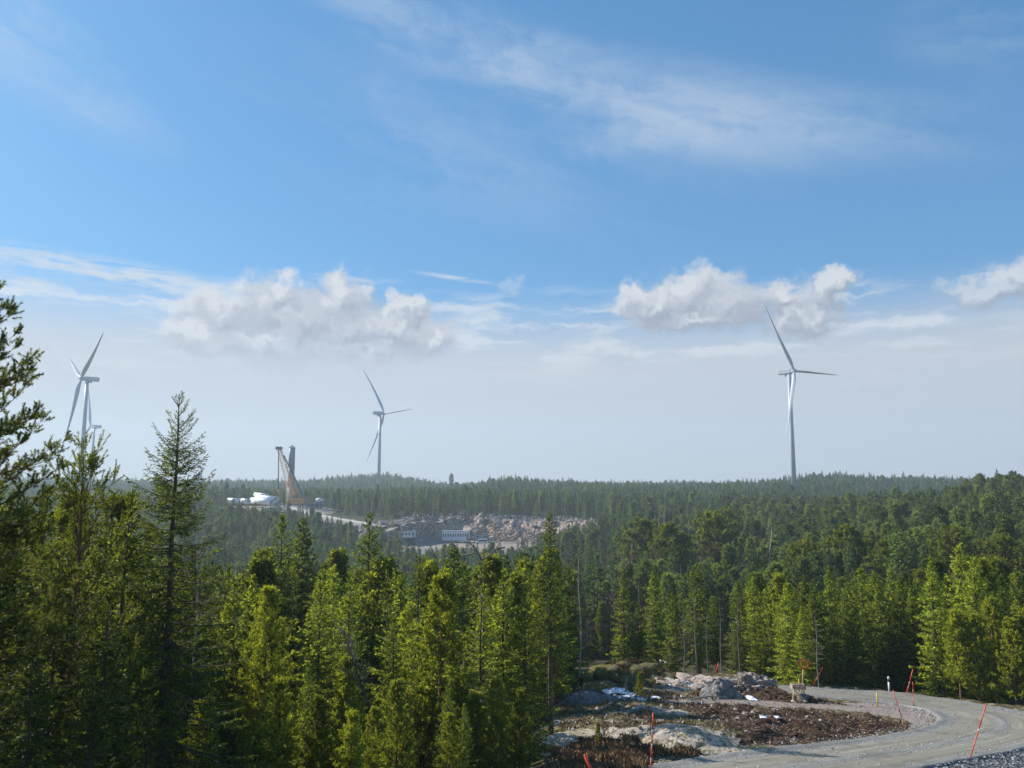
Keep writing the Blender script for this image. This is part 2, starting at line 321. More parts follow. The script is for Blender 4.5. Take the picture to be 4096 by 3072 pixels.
def height(x, y):
    x = np.asarray(x, float); y = np.asarray(y, float); z = base_h(x, y)
    near = (y < 75) & (y > 15) & (x > -10)
    a = np.ones(x.shape); bump = np.zeros(x.shape)
    if near.any():
        xn, yn = x[near], y[near]; am = near_amp(xn, yn); a[near] = am
        b = am * (0.55 * fbm(xn / 3.2, yn / 3.2, 5) + 0.35 * fbm(xn / 0.8, yn / 0.8, 9, 3))
        s1 = inside(SOIL1, xn, yn); d1 = np.where(s1, np.clip(sdist(SOIL1, xn, yn) / 1.2, 0, 1), 0)
        s2 = inside(SOIL2, xn, yn); d2 = np.where(s2, np.clip(sdist(SOIL2, xn, yn) / 1.6, 0, 1), 0)
        b += d1 * (0.45 + 0.7 * fbm(xn / .5, yn / .5, 3)) + d2 * (0.22 + 0.75 * fbm(xn / .5, yn / .5, 4, 3))
        hump = lambda px, py, rx, ry, h: h * np.exp(-(((xn - hit0(px, py)[0]) / rx) ** 2 + ((yn - hit0(px, py)[1]) / ry) ** 2))
        b += hump(690, 738, 2.6, 2.6, .5) + hump(600, 728, 3.2, 3.0, .35) + hump(635, 712, 1.6, 1.2, .45)
        bump[near] = b
    # bank falling away behind the road's outer edge
    do = sdist(ro, x, y, False) * ((y > 30) & (y < 90) & (x > 5)); beh = (~inside(ROAD, x, y)) & (~inside(CLEAR, x, y)) & (y > 44) & (x > 8) & (y < 75)
    z = z - np.where(beh, np.clip(do / 2.0, 0, 1) * 0.9, 0)
    far = np.clip((y - 70) / 60, 0, 1)
    bump = bump + far * 5.0 * fbm(x / 70, y / 70, 21, 3) + np.clip((y - 850) / 300, 0, 1) * 9 * fbm(x / 190, y / 190, 31, 3)
    q = inside(QUARRY, x, y) & (y > 300)
    z = np.where(q, -36.5 + 0.8 * fbm(x / 6, y / 6, 2), z + bump)
    return z
def gz(x, y): return float(height(np.array([x]), np.array([y]))[0])
def hit(px, py):
    d = raydir(px, py); u = d[0] / d[1]; s = d[2] / d[1]; D0 = hit0(px, py)[1]
    D = np.linspace(max(6, D0 - 14), D0 + 14, 1200); g = height(u * D, D) - s * D
    k = np.nonzero(g >= 0)[0]; Dk = D[k[0]] if len(k) else D0
    return Vector((u * Dk, Dk, s * Dk))

# ------------------------------------------------------------------ materials
def newmat(name):
    m = bpy.data.materials.new(name); m.use_nodes = True; q = NT(m.node_tree); b = q.n['Principled BSDF']
    b.inputs['Roughness'].default_value = 0.8
    return m, q, b
def objco(q): return q.new('ShaderNodeTexCoord').outputs['Object']
def attr(q, name, kind='GEOMETRY', out='Fac'):
    a = q.new('ShaderNodeAttribute'); a.attribute_name = name; a.attribute_type = kind; return a.outputs[out]
def flat(name, col, rough=0.6, metal=0.0, var=0.12, scale=4.0, spec=None):
    m, q, b = newmat(name); n = q.noise(objco(q), scale, 5, 0.6)
    q.put(b.inputs['Base Color'], q.mix(n, tuple(c_ * (1 - var) for c_ in col), tuple(min(1, c_ * (1 + var)) for c_ in col)))
    b.inputs['Roughness'].default_value = rough; b.inputs['Metallic'].default_value = metal
    if spec is not None: b.inputs['Specular IOR Level'].default_value = spec
    return m
def foliage(name, dark, light, trans=0.35, use_col=True):
    """needles: tint from the object's own colour (r = share of yellow green, g = brightness)"""
    m, q, b = newmat(name); out = q.n['Material Output']
    oi = q.new('ShaderNodeObjectInfo')
    sep = q.new('ShaderNodeSeparateColor'); q.l.new(oi.outputs['Color'], sep.inputs[0])
    geo = q.new('ShaderNodeTexCoord').outputs['Object']
    n = q.noise(geo, 1.3, 3, 0.6); isl = q.new('ShaderNodeNewGeometry').outputs['Random Per Island']
    if use_col: yl = sep.outputs[0]; br = sep.outputs[1]
    else: yl = oi.outputs['Random']; br = q.rng(q.m('FRACT', q.m('MULTIPLY', oi.outputs['Random'], 7.3)), 0, 1, 0.5, 1.15, 'LINEAR')
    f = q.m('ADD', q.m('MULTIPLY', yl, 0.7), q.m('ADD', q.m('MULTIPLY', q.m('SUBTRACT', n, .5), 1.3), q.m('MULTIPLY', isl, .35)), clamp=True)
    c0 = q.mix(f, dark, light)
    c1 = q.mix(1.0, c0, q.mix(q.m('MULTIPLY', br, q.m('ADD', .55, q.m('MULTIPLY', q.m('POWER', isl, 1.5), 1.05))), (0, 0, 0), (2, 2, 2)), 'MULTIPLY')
    q.put(b.inputs['Base Color'], c1); b.inputs['Roughness'].default_value = 0.55; b.inputs['Specular IOR Level'].default_value = 0.25
    tr = q.new('ShaderNodeBsdfTranslucent'); q.put(tr.inputs[0], q.mix(1.0, c1, (1.25, 1.2, .55), 'MULTIPLY'))
    mx = q.new('ShaderNodeMixShader'); mx.inputs[0].default_value = trans
    q.l.new(b.outputs[0], mx.inputs[1]); q.l.new(tr.outputs[0], mx.inputs[2]); q.l.new(mx.outputs[0], out.inputs[0])
    return m
M = {}
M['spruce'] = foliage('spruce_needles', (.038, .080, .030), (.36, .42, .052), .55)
M['pine'] = foliage('pine_needles', (.045, .082, .030), (.40, .44, .055), .55)
M['dryneedle'] = foliage('dry_needles', (.06, .05, .025), (.17, .14, .05), .25)
M['farleaf'] = foliage('far_needles', (.014, .036, .022), (.105, .148, .038), .42, False)
M['farpine'] = foliage('far_pine_needles', (.036, .064, .027), (.190, .225, .054), .46, False)
def barkmat(name, a, b_, sc=6, zs=.25):
    m, q, b = newmat(name); co = q.v('MULTIPLY', objco(q), (1, 1, zs)); n = q.noise(co, sc, 5, .65)
    q.put(b.inputs['Base Color'], q.ramp(n, [(.3, a), (.7, b_)])); b.inputs['Roughness'].default_value = .9
    bu = q.new('ShaderNodeBump'); bu.inputs['Strength'].default_value = .6; bu.inputs['Distance'].default_value = .03; q.l.new(n, bu.inputs['Height']); q.l.new(bu.outputs[0], b.inputs['Normal'])
    return m
M['bark'] = barkmat('spruce_bark', (.045, .035, .027), (.16, .125, .095))
M['pinebark'] = barkmat('pine_bark', (.10, .055, .03), (.28, .16, .085))
M['greybark'] = barkmat('dead_wood', (.12, .105, .09), (.34, .31, .27))
M['birchbark'] = barkmat('birch_bark', (.22, .20, .18), (.72, .68, .62), 3, 2.0)
M['twig'] = flat('birch_twig', (.16, .10, .08), .9)
# ground: four painted regions from attributes, everything else forest floor
m, q, b = newmat('ground_cover'); co = objco(q)
n1 = q.noise(co, 0.9, 6, .62); n2 = q.noise(co, 5.0, 5, .65); n3 = q.noise(co, 26, 3, .6); nL = q.noise(co, .22, 4, .55)
floor_ = q.mix(q.rng(n2, .35, .65), (.028, .022, .012), (.085, .068, .030)); floor_ = q.mix(q.rng(n1, .5, .64), floor_, (.055, .068, .018))
heath = q.mix(q.rng(n2, .4, .6), (.040, .024, .013), (.13, .088, .042)); heath = q.mix(q.rng(n1, .48, .6), heath, (.10, .095, .035))
heath = q.mix(q.rng(q.noise(co, 1.9, 5, .7), .50, .60), heath, (.27, .25, .17))
rockc = q.mix(n2, (.30, .255, .21), (.56, .49, .42)); rockc = q.mix(q.rng(n3, .5, .7), rockc, (.13, .12, .10)); rockc = q.mix(q.rng(q.noise(co, 2.3, 6, .7), .53, .60), rockc, (.115, .115, .045))
soil = q.mix(q.rng(n2, .35, .7), (.016, .010, .007), (.085, .048, .030)); soil = q.mix(q.rng(n3, .58, .68), soil, (.22, .15, .10))
pad = q.mix(n3, (.21, .175, .155), (.36, .305, .27)); pad = q.mix(q.rng(n1, .55, .7), pad, (.17, .135, .115))
snow = (.80, .83, .88)
darkg = q.mix(q.rng(n3, .3, .7), (.035, .037, .042), (.17, .175, .18))
c_ = floor_
for nm, cc in (('heath', heath), ('rock', rockc), ('soil', soil), ('pad', pad), ('dark', darkg), ('snow', snow)):
    a_ = attr(q, nm); fac = q.rng(q.m('ADD', a_, q.m('MULTIPLY', q.m('SUBTRACT', n2, .5), .7)), .42, .58)
    c_ = q.mix(fac, c_, cc)
q.put(b.inputs['Base Color'], c_); b.inputs['Roughness'].default_value = .95; b.inputs['Specular IOR Level'].default_value = .2
bu = q.new('ShaderNodeBump'); bu.inputs['Strength'].default_value = .9; bu.inputs['Distance'].default_value = .10
q.l.new(q.m('ADD', q.m('MULTIPLY', n2, .7), q.m('MULTIPLY', n3, .3)), bu.inputs['Height']); q.l.new(bu.outputs[0], b.inputs['Normal'])
M['ground'] = m
# gravel road: across = 0..1
m, q, b = newmat('gravel_road'); co = objco(q); a_ = attr(q, 'across')
n3 = q.noise(co, 30, 4, .7); n2 = q.noise(co, 4, 4, .6); nb = q.noise(co, .7, 4, .6)
fine = q.mix(n3, (.17, .16, .13), (.28, .265, .215)); stone = q.mix(q.rng(n3, .42, .6), (.12, .12, .115), (.42, .41, .39))
aw = q.m('ADD', a_, q.m('ADD', q.m('MULTIPLY', q.m('SUBTRACT', nb, .5), .10), q.m('MULTIPLY', q.m('SUBTRACT', n2, .5), .07)))
tr = q.ramp(aw, [(0, 1), (.13, 1), (.2, .1), (.36, .05), (.44, .65), (.52, .65), (.6, .05), (.78, .1), (.86, 1), (1, 1)])
c_ = q.mix(q.rng(q.m('ADD', tr, q.m('MULTIPLY', q.m('SUBTRACT', n2, .5), .6)), .35, .75), fine, stone)
cv_ = q.new('ShaderNodeCombineXYZ'); q.l.new(q.m('MULTIPLY', a_, 16), cv_.inputs[0]); q.l.new(q.m('MULTIPLY', attr(q, 'along'), .12), cv_.inputs[1]); sk_ = q.noise(cv_.outputs[0], 1.0, 5, .65)
c_ = q.mix(q.m('MULTIPLY', q.rng(sk_, .50, .68), .55), c_, (.115, .108, .09)); c_ = q.mix(q.m('MULTIPLY', q.rng(sk_, .48, .34), .45), c_, (.36, .345, .29))
c_ = q.mix(q.m('MULTIPLY', q.rng(nb, .52, .66), .45), c_, (.13, .12, .10))
q.put(b.inputs['Base Color'], c_); b.inputs['Roughness'].default_value = .95; b.inputs['Specular IOR Level'].default_value = .2
bu = q.new('ShaderNodeBump'); bu.inputs['Strength'].default_value = .8; bu.inputs['Distance'].default_value = .05; q.l.new(q.m('MULTIPLY', n3, q.m('ADD', .25, tr)), bu.inputs['Height']); q.l.new(bu.outputs[0], b.inputs['Normal'])
M['road'] = m
def rockmat(name, ca, cb, moss=None, mlo=.45, mhi=.6, snowy=None, sc=1.0, up=.0, bump=.25, crack=True):
    m, q, b = newmat(name); co = objco(q); n1 = q.noise(co, 1.2 * sc, 7, .65); n2 = q.noise(co, 7 * sc, 5, .65)
    c_ = q.mix(q.rng(n1, .35, .65), ca, cb); c_ = q.mix(q.rng(n2, .52, .7), c_, tuple(x * .55 for x in ca))
    nz = q.new('ShaderNodeSeparateXYZ'); q.l.new(q.new('ShaderNodeNewGeometry').outputs['Normal'], nz.inputs[0])
    if moss: c_ = q.mix(q.m('MULTIPLY', q.rng(q.m('ADD', q.noise(co, 2.1 * sc, 6, .7), q.m('MULTIPLY', n2, .2)), mlo + .1, mhi + .1), q.rng(nz.outputs[2], up - .3, up + .2)), c_, q.mix(n2, tuple(x * .5 for x in moss), tuple(x * 1.4 for x in moss)))
    if snowy: c_ = q.mix(q.m('MULTIPLY', q.rng(q.noise(co, 1.7 * sc, 4, .6), snowy, snowy + .03), q.rng(nz.outputs[2], .6, .8)), c_, (.8, .83, .88))
    q.put(b.inputs['Base Color'], c_); b.inputs['Roughness'].default_value = .9; b.inputs['Specular IOR Level'].default_value = .25
    bu = q.new('ShaderNodeBump'); bu.inputs['Strength'].default_value = .8; bu.inputs['Distance'].default_value = bump; q.l.new(q.m('ADD', n1, q.m('MULTIPLY', n2, .4)), bu.inputs['Height']); q.l.new(bu.outputs[0], b.inputs['Normal'])
    return m
M['rock_moss'] = rockmat('mossy_rock', (.10, .09, .07), (.22, .19, .15), (.13, .12, .022), .40, .52, .72)
M['rock_pink'] = rockmat('pinkish_rock', (.30, .25, .21), (.60, .52, .45), (.085, .045, .028), .50, .58, .60)
M['rock_grey'] = rockmat('blue_grey_rock', (.13, .13, .14), (.27, .27, .27), (.12, .115, .05), .56, .66)
M['boulder'] = rockmat('boulder_rock', (.12, .115, .115), (.36, .34, .31), None, sc=1.5)
M['rock_pale'] = rockmat('pale_lichen_rock', (.38, .32, .25), (.62, .54, .45), (.15, .14, .07), .48, .58, None, 1.4)
M['quarry'] = rockmat('blasted_rock', (.24, .175, .14), (.60, .46, .37), (.085, .075, .065), .5, .66, None, .17, -2, 1.5)
M['rubble'] = rockmat('rock_rubble', (.24, .20, .19), (.50, .43, .40), None, sc=.3, bump=.6)
def speck(name, a, b_, gam=1.0):
    m, q, b = newmat(name); r_ = q.new('ShaderNodeNewGeometry').outputs['Random Per Island']
    q.put(b.inputs['Base Color'], q.mix(q.m('POWER', r_, gam), a, b_)); b.inputs['Roughness'].default_value = .9; b.inputs['Specular IOR Level'].default_value = .2; return m
M['drygrass'] = speck('dry_grass', (.16, .13, .06), (.48, .42, .26))
M['snow'] = flat('old_snow', (.78, .81, .87), .6, 0, .06, 5)
M['stone'] = speck('gravel_stone', (.16, .16, .155), (.56, .55, .53), 1.0)
M['darkstone'] = speck('dark_gravel_stone', (.05, .053, .06), (.36, .37, .39), 1.4)
M['chip'] = speck('bark_chip', (.030, .018, .012), (.40, .25, .16), 1.8)
M['palechip'] = flat('pale_wood_chip', (.42, .34, .26), .9, 0, .3, 2)
M['heather'] = speck('heather_twig', (.07, .048, .028), (.36, .23, .12))
M['moss'] = speck('moss_tuft', (.05, .055, .02), (.26, .25, .09))

# ------------------------------------------------------------------ ground mesh
rows = np.unique(np.round(np.concatenate([np.linspace(-30, 8, 12), np.arange(8, 22, .5), np.arange(22, 60, .22), np.arange(60, 130, 1.5), 130 * 1.022 ** np.arange(0, 190)]), 3))
rows = rows[rows < 2900]
uu = np.unique(np.round(np.concatenate([np.linspace(-3, CU[0], 12), np.arange(CU[0], 0.0, .012), np.arange(0.0, .86, .0042), np.linspace(.86, 3, 14)]), 4))
Ug, Dg = np.meshgrid(uu, rows); Xg = Ug * np.maximum(Dg, 12.0); Yg = Dg
Zg = height(Xg.ravel(), Yg.ravel()).reshape(Xg.shape)
nr, nc = Xg.shape; idx = np.arange(nr * nc).reshape(nr, nc)
fc = np.stack([idx[:-1, :-1], idx[:-1, 1:], idx[1:, 1:], idx[1:, :-1]], -1).reshape(-1, 4)
me = mesh_from('ground', np.stack([Xg, Yg, Zg], -1).reshape(-1, 3), fc, [M['ground']], smooth=True)
xf, yf = Xg.ravel(), Yg.ravel(); jx = xf + .5 * fbm(xf / .9, yf / .9, 41, 3); jy = yf + .6 * fbm(xf / .9, yf / .9, 43, 3)
near = (yf > 18) & (yf < 70) & (xf > -6)
def mask(name, P=None, val=None):
    v = np.zeros(len(xf), np.float32)
    if P is not None: v[near] = inside(P, jx[near], jy[near])
    if val is not None: v = val.astype(np.float32)
    at_ = me.attributes.new(name, 'FLOAT', 'POINT'); at_.data.foreach_set('value', v)
mask('heath', CLEAR); mask('soil', val=((near & (inside(SOIL1, jx, jy) | inside(SOIL2, jx, jy))) * 1.0)); mask('dark', DARK)
rock_v = np.zeros(len(xf))
for (px, py, rx, ry, s) in [(688, 727, 2.3, 1.6, 1), (712, 752, 1.6, .7, 1), (722, 744, 1.6, 1.0, 1), (600, 738, 3.0, 1.4, .9), (575, 722, 3.2, 1.1, .9), (560, 744, 2.4, 1.6, .9), (622, 723, 1.5, .5, .8), (640, 707, 2.2, .6, .7), (655, 712, 1.6, .6, .6), (700, 744, 1.6, 1.2, .7)]:
    hx, hy = hit0(px, py); rock_v = np.maximum(rock_v, s * np.clip(1.45 - np.hypot((jx - hx) / rx, (jy - hy) / ry), 0, 1))
rock_v *= near
padfar = inside(np.array([(uof(a) * d, d) for a, d in [(222, 530), (300, 520), (322, 520), (345, 560), (330, 600), (220, 600)]]), xf, yf)
qr = (yf > 300) & (sdist(QUARRY, xf, yf) < 14)
mask('rock', val=np.maximum(rock_v, qr * 1.0)); mask('snow', val=np.zeros(len(xf)))
mask('pad', val=((near & inside(PAD, jx, jy)) | padfar | (inside(QUARRY, xf, yf) & (yf > 300))) * 1.0)
tag(link('ground', me), kind='structure')

# gravel road ribbon, a few centimetres proud
NP_ = 420; NA = 41
A, B = resample(ro, NP_), resample(ri, NP_)
v_ = np.linspace(0, 1, NA); X = A[:, None, 0] * (1 - v_)[None, :] + B[:, None, 0] * v_[None, :]; Y = A[:, None, 1] * (1 - v_)[None, :] + B[:, None, 1] * v_[None, :]
prof = .03 + .05 * np.exp(-((v_ - .06) / .05) ** 2) + .05 * np.exp(-((v_ - .95) / .04) ** 2) + .035 * np.exp(-((v_ - .48) / .05) ** 2)
Z = height(X.ravel(), Y.ravel()).reshape(X.shape) + prof[None, :] * (1 + .9 * fbm(X * 1.5, Y * 1.5, 77, 3)) + .02 * fbm(X * 4, Y * 4, 78, 3) + .03
Z[:, 0] -= .25; Z[:, -1] -= .2
idx = np.arange(NP_ * NA).reshape(NP_, NA); fc = np.stack([idx[:-1, :-1], idx[1:, :-1], idx[1:, 1:], idx[:-1, 1:]], -1).reshape(-1, 4)
me = mesh_from('gravel_road', np.stack([X, Y, Z], -1).reshape(-1, 3), fc, [M['road']], smooth=True)
me.attributes.new('across', 'FLOAT', 'POINT').data.foreach_set('value', np.tile(v_, NP_).astype(np.float32))
mc_ = (A + B) / 2; al_ = np.r_[0, np.cumsum(np.hypot(*np.diff(mc_, axis=0).T))]
me.attributes.new('along', 'FLOAT', 'POINT').data.foreach_set('value', np.repeat(al_, NA).astype(np.float32))
tag(link('gravel_road', me), kind='structure')

# ------------------------------------------------------------------ trees
def leaf_quads(base, d, L, W, rg):
    n = len(base); rv = rg.normal(size=(n, 3)); side = unit(np.cross(d, rv)); L = L[:, None]; W = W[:, None]
    q0 = base; q1 = base + d * L * .45 + side * W * .5; q2 = base + d * L; q3 = base + d * L * .45 - side * W * .5
    return np.stack([q0, q1, q2, q3], 1).reshape(-1, 3)
def tubes_np(paths, n=3):
    V = []; Fs = []; off = 0; ang = 2 * PI * np.arange(n) / n
    for pts, rad in paths:
        pts = np.asarray(pts); m_ = len(pts); d = unit(np.gradient(pts, axis=0)); ref = np.where(np.abs(d[:, 2:3]) < .9, [[0, 0, 1.]], [[1., 0, 0]])
        a = unit(np.cross(d, ref)); b_ = np.cross(d, a); r = np.asarray(rad)[:, None, None]
        ring = pts[:, None, :] + (a[:, None, :] * np.cos(ang)[None, :, None] + b_[:, None, :] * np.sin(ang)[None, :, None]) * r
        V.append(ring.reshape(-1, 3)); ix = off + np.arange(m_ * n).reshape(m_, n); nx = np.roll(ix, -1, axis=1)
        Fs.append(np.stack([ix[:-1], nx[:-1], nx[1:], ix[1:]], -1).reshape(-1, 4)); off += m_ * n
    return np.concatenate(V), np.concatenate(Fs)
def meshes(name, leaves, paths, leafmat, barkm, nt=5, nb=3):
    """-> crown mesh, trunk mesh (trunk with limbs)"""
    crown = None
    if leaves: 
        L = np.concatenate(leaves); crown = mesh_from(name + '_crown', L, np.arange(len(L)).reshape(-1, 4), [leafmat])
    v1, f1 = tubes_np(paths[:1], nt)
    if len(paths) > 1:
        v2, f2 = tubes_np(paths[1:], nb); f2 = f2 + len(v1); v1 = np.concatenate([v1, v2]); f1 = np.concatenate([f1, f2])
    tr = mesh_from(name + '_trunk', v1, f1, [barkm], smooth=True)
    return crown, tr

def spruce(seed, H=10., Rb=1.7, h0=.06, dz=.34, nb=6, tw=.13, tl=.38, leaf=.16, lw=.055, k=3, droop=.25, dead=0, open_=0., leafmat=None, barkm=None, bow=0., name='spruce', ragged=.2, pw=.8):
    rg = np.random.default_rng(seed); leaves = []; rt = H * .0125
    zz = np.linspace(0, H, 14); tpath = np.stack([bow * np.sin(zz / H * PI) + .02 * np.sin(zz * 1.3), .03 * np.cos(zz), zz], 1)
    paths = [(tpath, rt * (1 - zz / H) ** .85 + .008)]
    def tx(h): return np.array([np.interp(h, zz, tpath[:, 0]), np.interp(h, zz, tpath[:, 1]), h])
    h = H * h0
    while h < H - .25:
        f = (H - h) / (H * (1 - h0)); nbk = max(3, int(nb * (1 if f > .15 else .7)) + rg.integers(-1, 2)); a0 = rg.uniform(0, 6.3)
        for j in range(nbk):
            if rg.random() < open_: continue
            az_ = a0 + 2 * PI * j / nbk + rg.normal(0, .25); L = (Rb * f ** pw + .07) * rg.uniform(1 - ragged * 1.6, 1 + ragged); hb = h + rg.uniform(-.4, .4) * dz
            if hb > H - .1: continue
            el_ = R(52) * (1 - f) ** 3 + R(8) - R(30) * f ** 1.2 + rg.normal(0, .07)
            ns = max(4, int(L / tw)); t_ = np.linspace(0, 1, ns + 1)
            dh = np.array([math.cos(az_), math.sin(az_), 0.]); cv = droop * L * (-(t_) + 1.15 * t_ ** 2)
            p = tx(hb)[None] + dh[None] * (L * t_ * math.cos(el_))[:, None] + np.array([0, 0, 1.])[None] * (L * t_ * math.sin(el_) + cv)[:, None]
            paths.append((p[::max(1, ns // 3)], np.linspace(.013 + .008 * L, .005, len(p[::max(1, ns // 3)]))))
            bd = unit(np.gradient(p, axis=0)); sd = np.cross(bd, [0, 0, 1.])
            tt = np.repeat(t_[1:], 2); pb = np.repeat(p[1:], 2, axis=0); db = np.repeat(bd[1:], 2, axis=0); sb = np.repeat(sd[1:], 2, axis=0) * np.tile([1, -1], ns)[:, None]
            n = len(tt); a_ = R(55) + rg.normal(0, .2, n); dn = np.array([0, 0, -1.]) * (.15 + .35 * rg.random(n))[:, None] * (1 if f > .12 else -.5)
            td = unit(db * np.cos(a_)[:, None] + sb * np.sin(a_)[:, None] + dn); tL = np.minimum(tl, L * .55) * (1.05 - .75 * tt) * rg.uniform(.6, 1.25, n) + .05
            keep = rg.random(n) > .08
            # end twig
            td = np.concatenate([td[keep], bd[-1:]]); pb = np.concatenate([pb[keep], p[-1:] - bd[-1:] * .02]); tL = np.concatenate([tL[keep], [min(.22, .3 * L + .06)]])
            kk = k; n = len(td); rep = np.repeat(np.arange(n), kk); fr = np.tile(np.arange(kk) / kk, n)
            b0 = pb[rep] + td[rep] * (tL[rep] * fr)[:, None]; dd = unit(td[rep] + rg.normal(0, .32, (n * kk, 3)))
            tp_ = .55 + .45 * min(1., f * 4); leaves.append(leaf_quads(b0, dd, tp_ * np.maximum(leaf, tL[rep] / kk * 1.5) * rg.uniform(.7, 1.3, n * kk), tp_ * lw * rg.uniform(.7, 1.3, n * kk), rg))
        h += dz * rg.uniform(.8, 1.2) * (1 if f > .3 else .8)
    # leader
    n = 14; z = rg.uniform(H - .7, H, n); b0 = np.stack([0 * z, 0 * z, z], 1); dd = unit(np.stack([rg.normal(0, .5, n), rg.normal(0, .5, n), np.full(n, 1.)], 1))
    leaves.append(leaf_quads(b0 + tx(H) * [1, 1, 0], dd, np.full(n, leaf * .8), np.full(n, lw * .8), rg))
    for _ in range(dead):
        hb = rg.uniform(.04, max(h0 + .1, .3)) * H; az_ = rg.uniform(0, 6.3); L = rg.uniform(.4, 1.3) * Rb * .7
        t_ = np.linspace(0, 1, 4); p = tx(hb)[None] + np.stack([math.cos(az_) * L * t_, math.sin(az_) * L * t_, -.35 * L * t_ + rg.normal(0, .02, 4)], 1)
        paths.append((p, np.linspace(.016, .004, 4)))
    return meshes(name, leaves, paths, leafmat or M['spruce'], barkm or M['bark'])

def pine(seed, H=8., Rb=1.6, h0=.15, dz=.42, nb=5, up=38, shoot=.22, nn=10, nl=.13, nw=.03, dead=0, spread=.7, leafmat=None, barkm=None, name='pine', shape='cone', sub=3, step=.3, bow=0., tmat=None):
    """upswept limbs ending in needle tufts"""
    rg = np.random.default_rng(seed); leaves = []; rt = H * .013; zz = np.linspace(0, H, 12)
    tpath = np.stack([bow * np.sin(zz / H * PI) + .03 * np.sin(zz), .03 * np.cos(zz * .7), zz], 1); paths = [(tpath, rt * (1 - zz / H) ** .8 + .01)]
    sb, sd, sl_ = [], [], []
    h = H * h0
    while h < H - .05:
        f = (H - h) / (H * (1 - h0))
        if shape == 'cone': Rr = Rb * f ** .75 + .1
        else: Rr = Rb * (4 * f * (1 - f) * .55 + .6 * min(1, f * 3)) + .1
        nbk = nb + rg.integers(-1, 2); a0 = rg.uniform(0, 6.3)
        for j in range(nbk):
            az_ = a0 + 2 * PI * j / nbk + rg.normal(0, .3); L = Rr * rg.uniform(.65, 1.15); e = R(up) * (1 + .5 * (1 - f)) + rg.normal(0, .12); e = min(e, R(75))
            hb = min(h + rg.uniform(-.3, .3) * dz, H - .04); ns = max(3, int(L / step)); t_ = np.linspace(0, 1, ns + 1)
            dh = np.array([math.cos(az_), math.sin(az_), 0.]); p0 = np.array([np.interp(hb, zz, tpath[:, 0]), 0, hb])
            p = p0 + dh[None] * (L * t_)[:, None] + np.array([0, 0, 1.])[None] * (L * math.tan(e) * (t_ ** 1.35) * spread)[:, None] + rg.normal(0, .02 * L, (ns + 1, 3)) * t_[:, None]
            paths.append((p, np.linspace(.012 + .012 * L, .006, ns + 1)))
            bd = unit(np.gradient(p, axis=0)); sb.append(p[-1]); sd.append(unit(bd[-1] + [0, 0, .35])); sl_.append(shoot * 1.2)
            for i in range(1, ns + 1):
                if t_[i] < .25 and L > 1: continue
                for _ in range(sub):
                    s_ = unit(bd[i] + rg.normal(0, .65, 3) + [0, 0, .25]); l2 = step * rg.uniform(.5, 1.3) * (1.25 - .6 * t_[i]); q_ = p[i] + s_ * l2
                    if l2 > .16: paths.append((np.array([p[i], q_]), np.array([.007, .005])))
                    sb.append(q_ - s_ * .03); sd.append(unit(s_ + [0, 0, .4])); sl_.append(shoot * rg.uniform(.7, 1.2))
                    if l2 > .2: sb.append(p[i] + s_ * l2 * .45); sd.append(unit(s_ + rg.normal(0, .6, 3))); sl_.append(shoot * .7)
        h += dz * rg.uniform(.8, 1.2)
    sb.append(np.array([0, 0, H - .1])); sd.append(np.array([0, 0, 1.])); sl_.append(shoot * 1.6)
    sb = np.array(sb); sd = np.array(sd); sl_ = np.array(sl_); n = len(sb); rep = np.repeat(np.arange(n), nn); fr = rg.random(n * nn)
    b0 = sb[rep] + sd[rep] * (sl_[rep] * fr)[:, None]; dd = unit(sd[rep] * 1.0 + rg.normal(0, .62, (n * nn, 3)))
    leaves.append(leaf_quads(b0, dd, nl * rg.uniform(.7, 1.25, n * nn), np.full(n * nn, nw) * rg.uniform(.7, 1.3, n * nn), rg))
    for _ in range(dead):
        hb = rg.uniform(.06, h0 + .08) * H; az_ = rg.uniform(0, 6.3); L = rg.uniform(.4, 1.1) * Rb * .8; t_ = np.linspace(0, 1, 4)
        p = np.array([0, 0, hb])[None] + np.stack([math.cos(az_) * L * t_, math.sin(az_) * L * t_, .25 * L * t_ ** 2 + rg.normal(0, .03, 4)], 1); paths.append((p, np.linspace(.02, .005, 4)))
    return meshes(name, leaves, paths, leafmat or M['pine'], barkm or M['pinebark'])

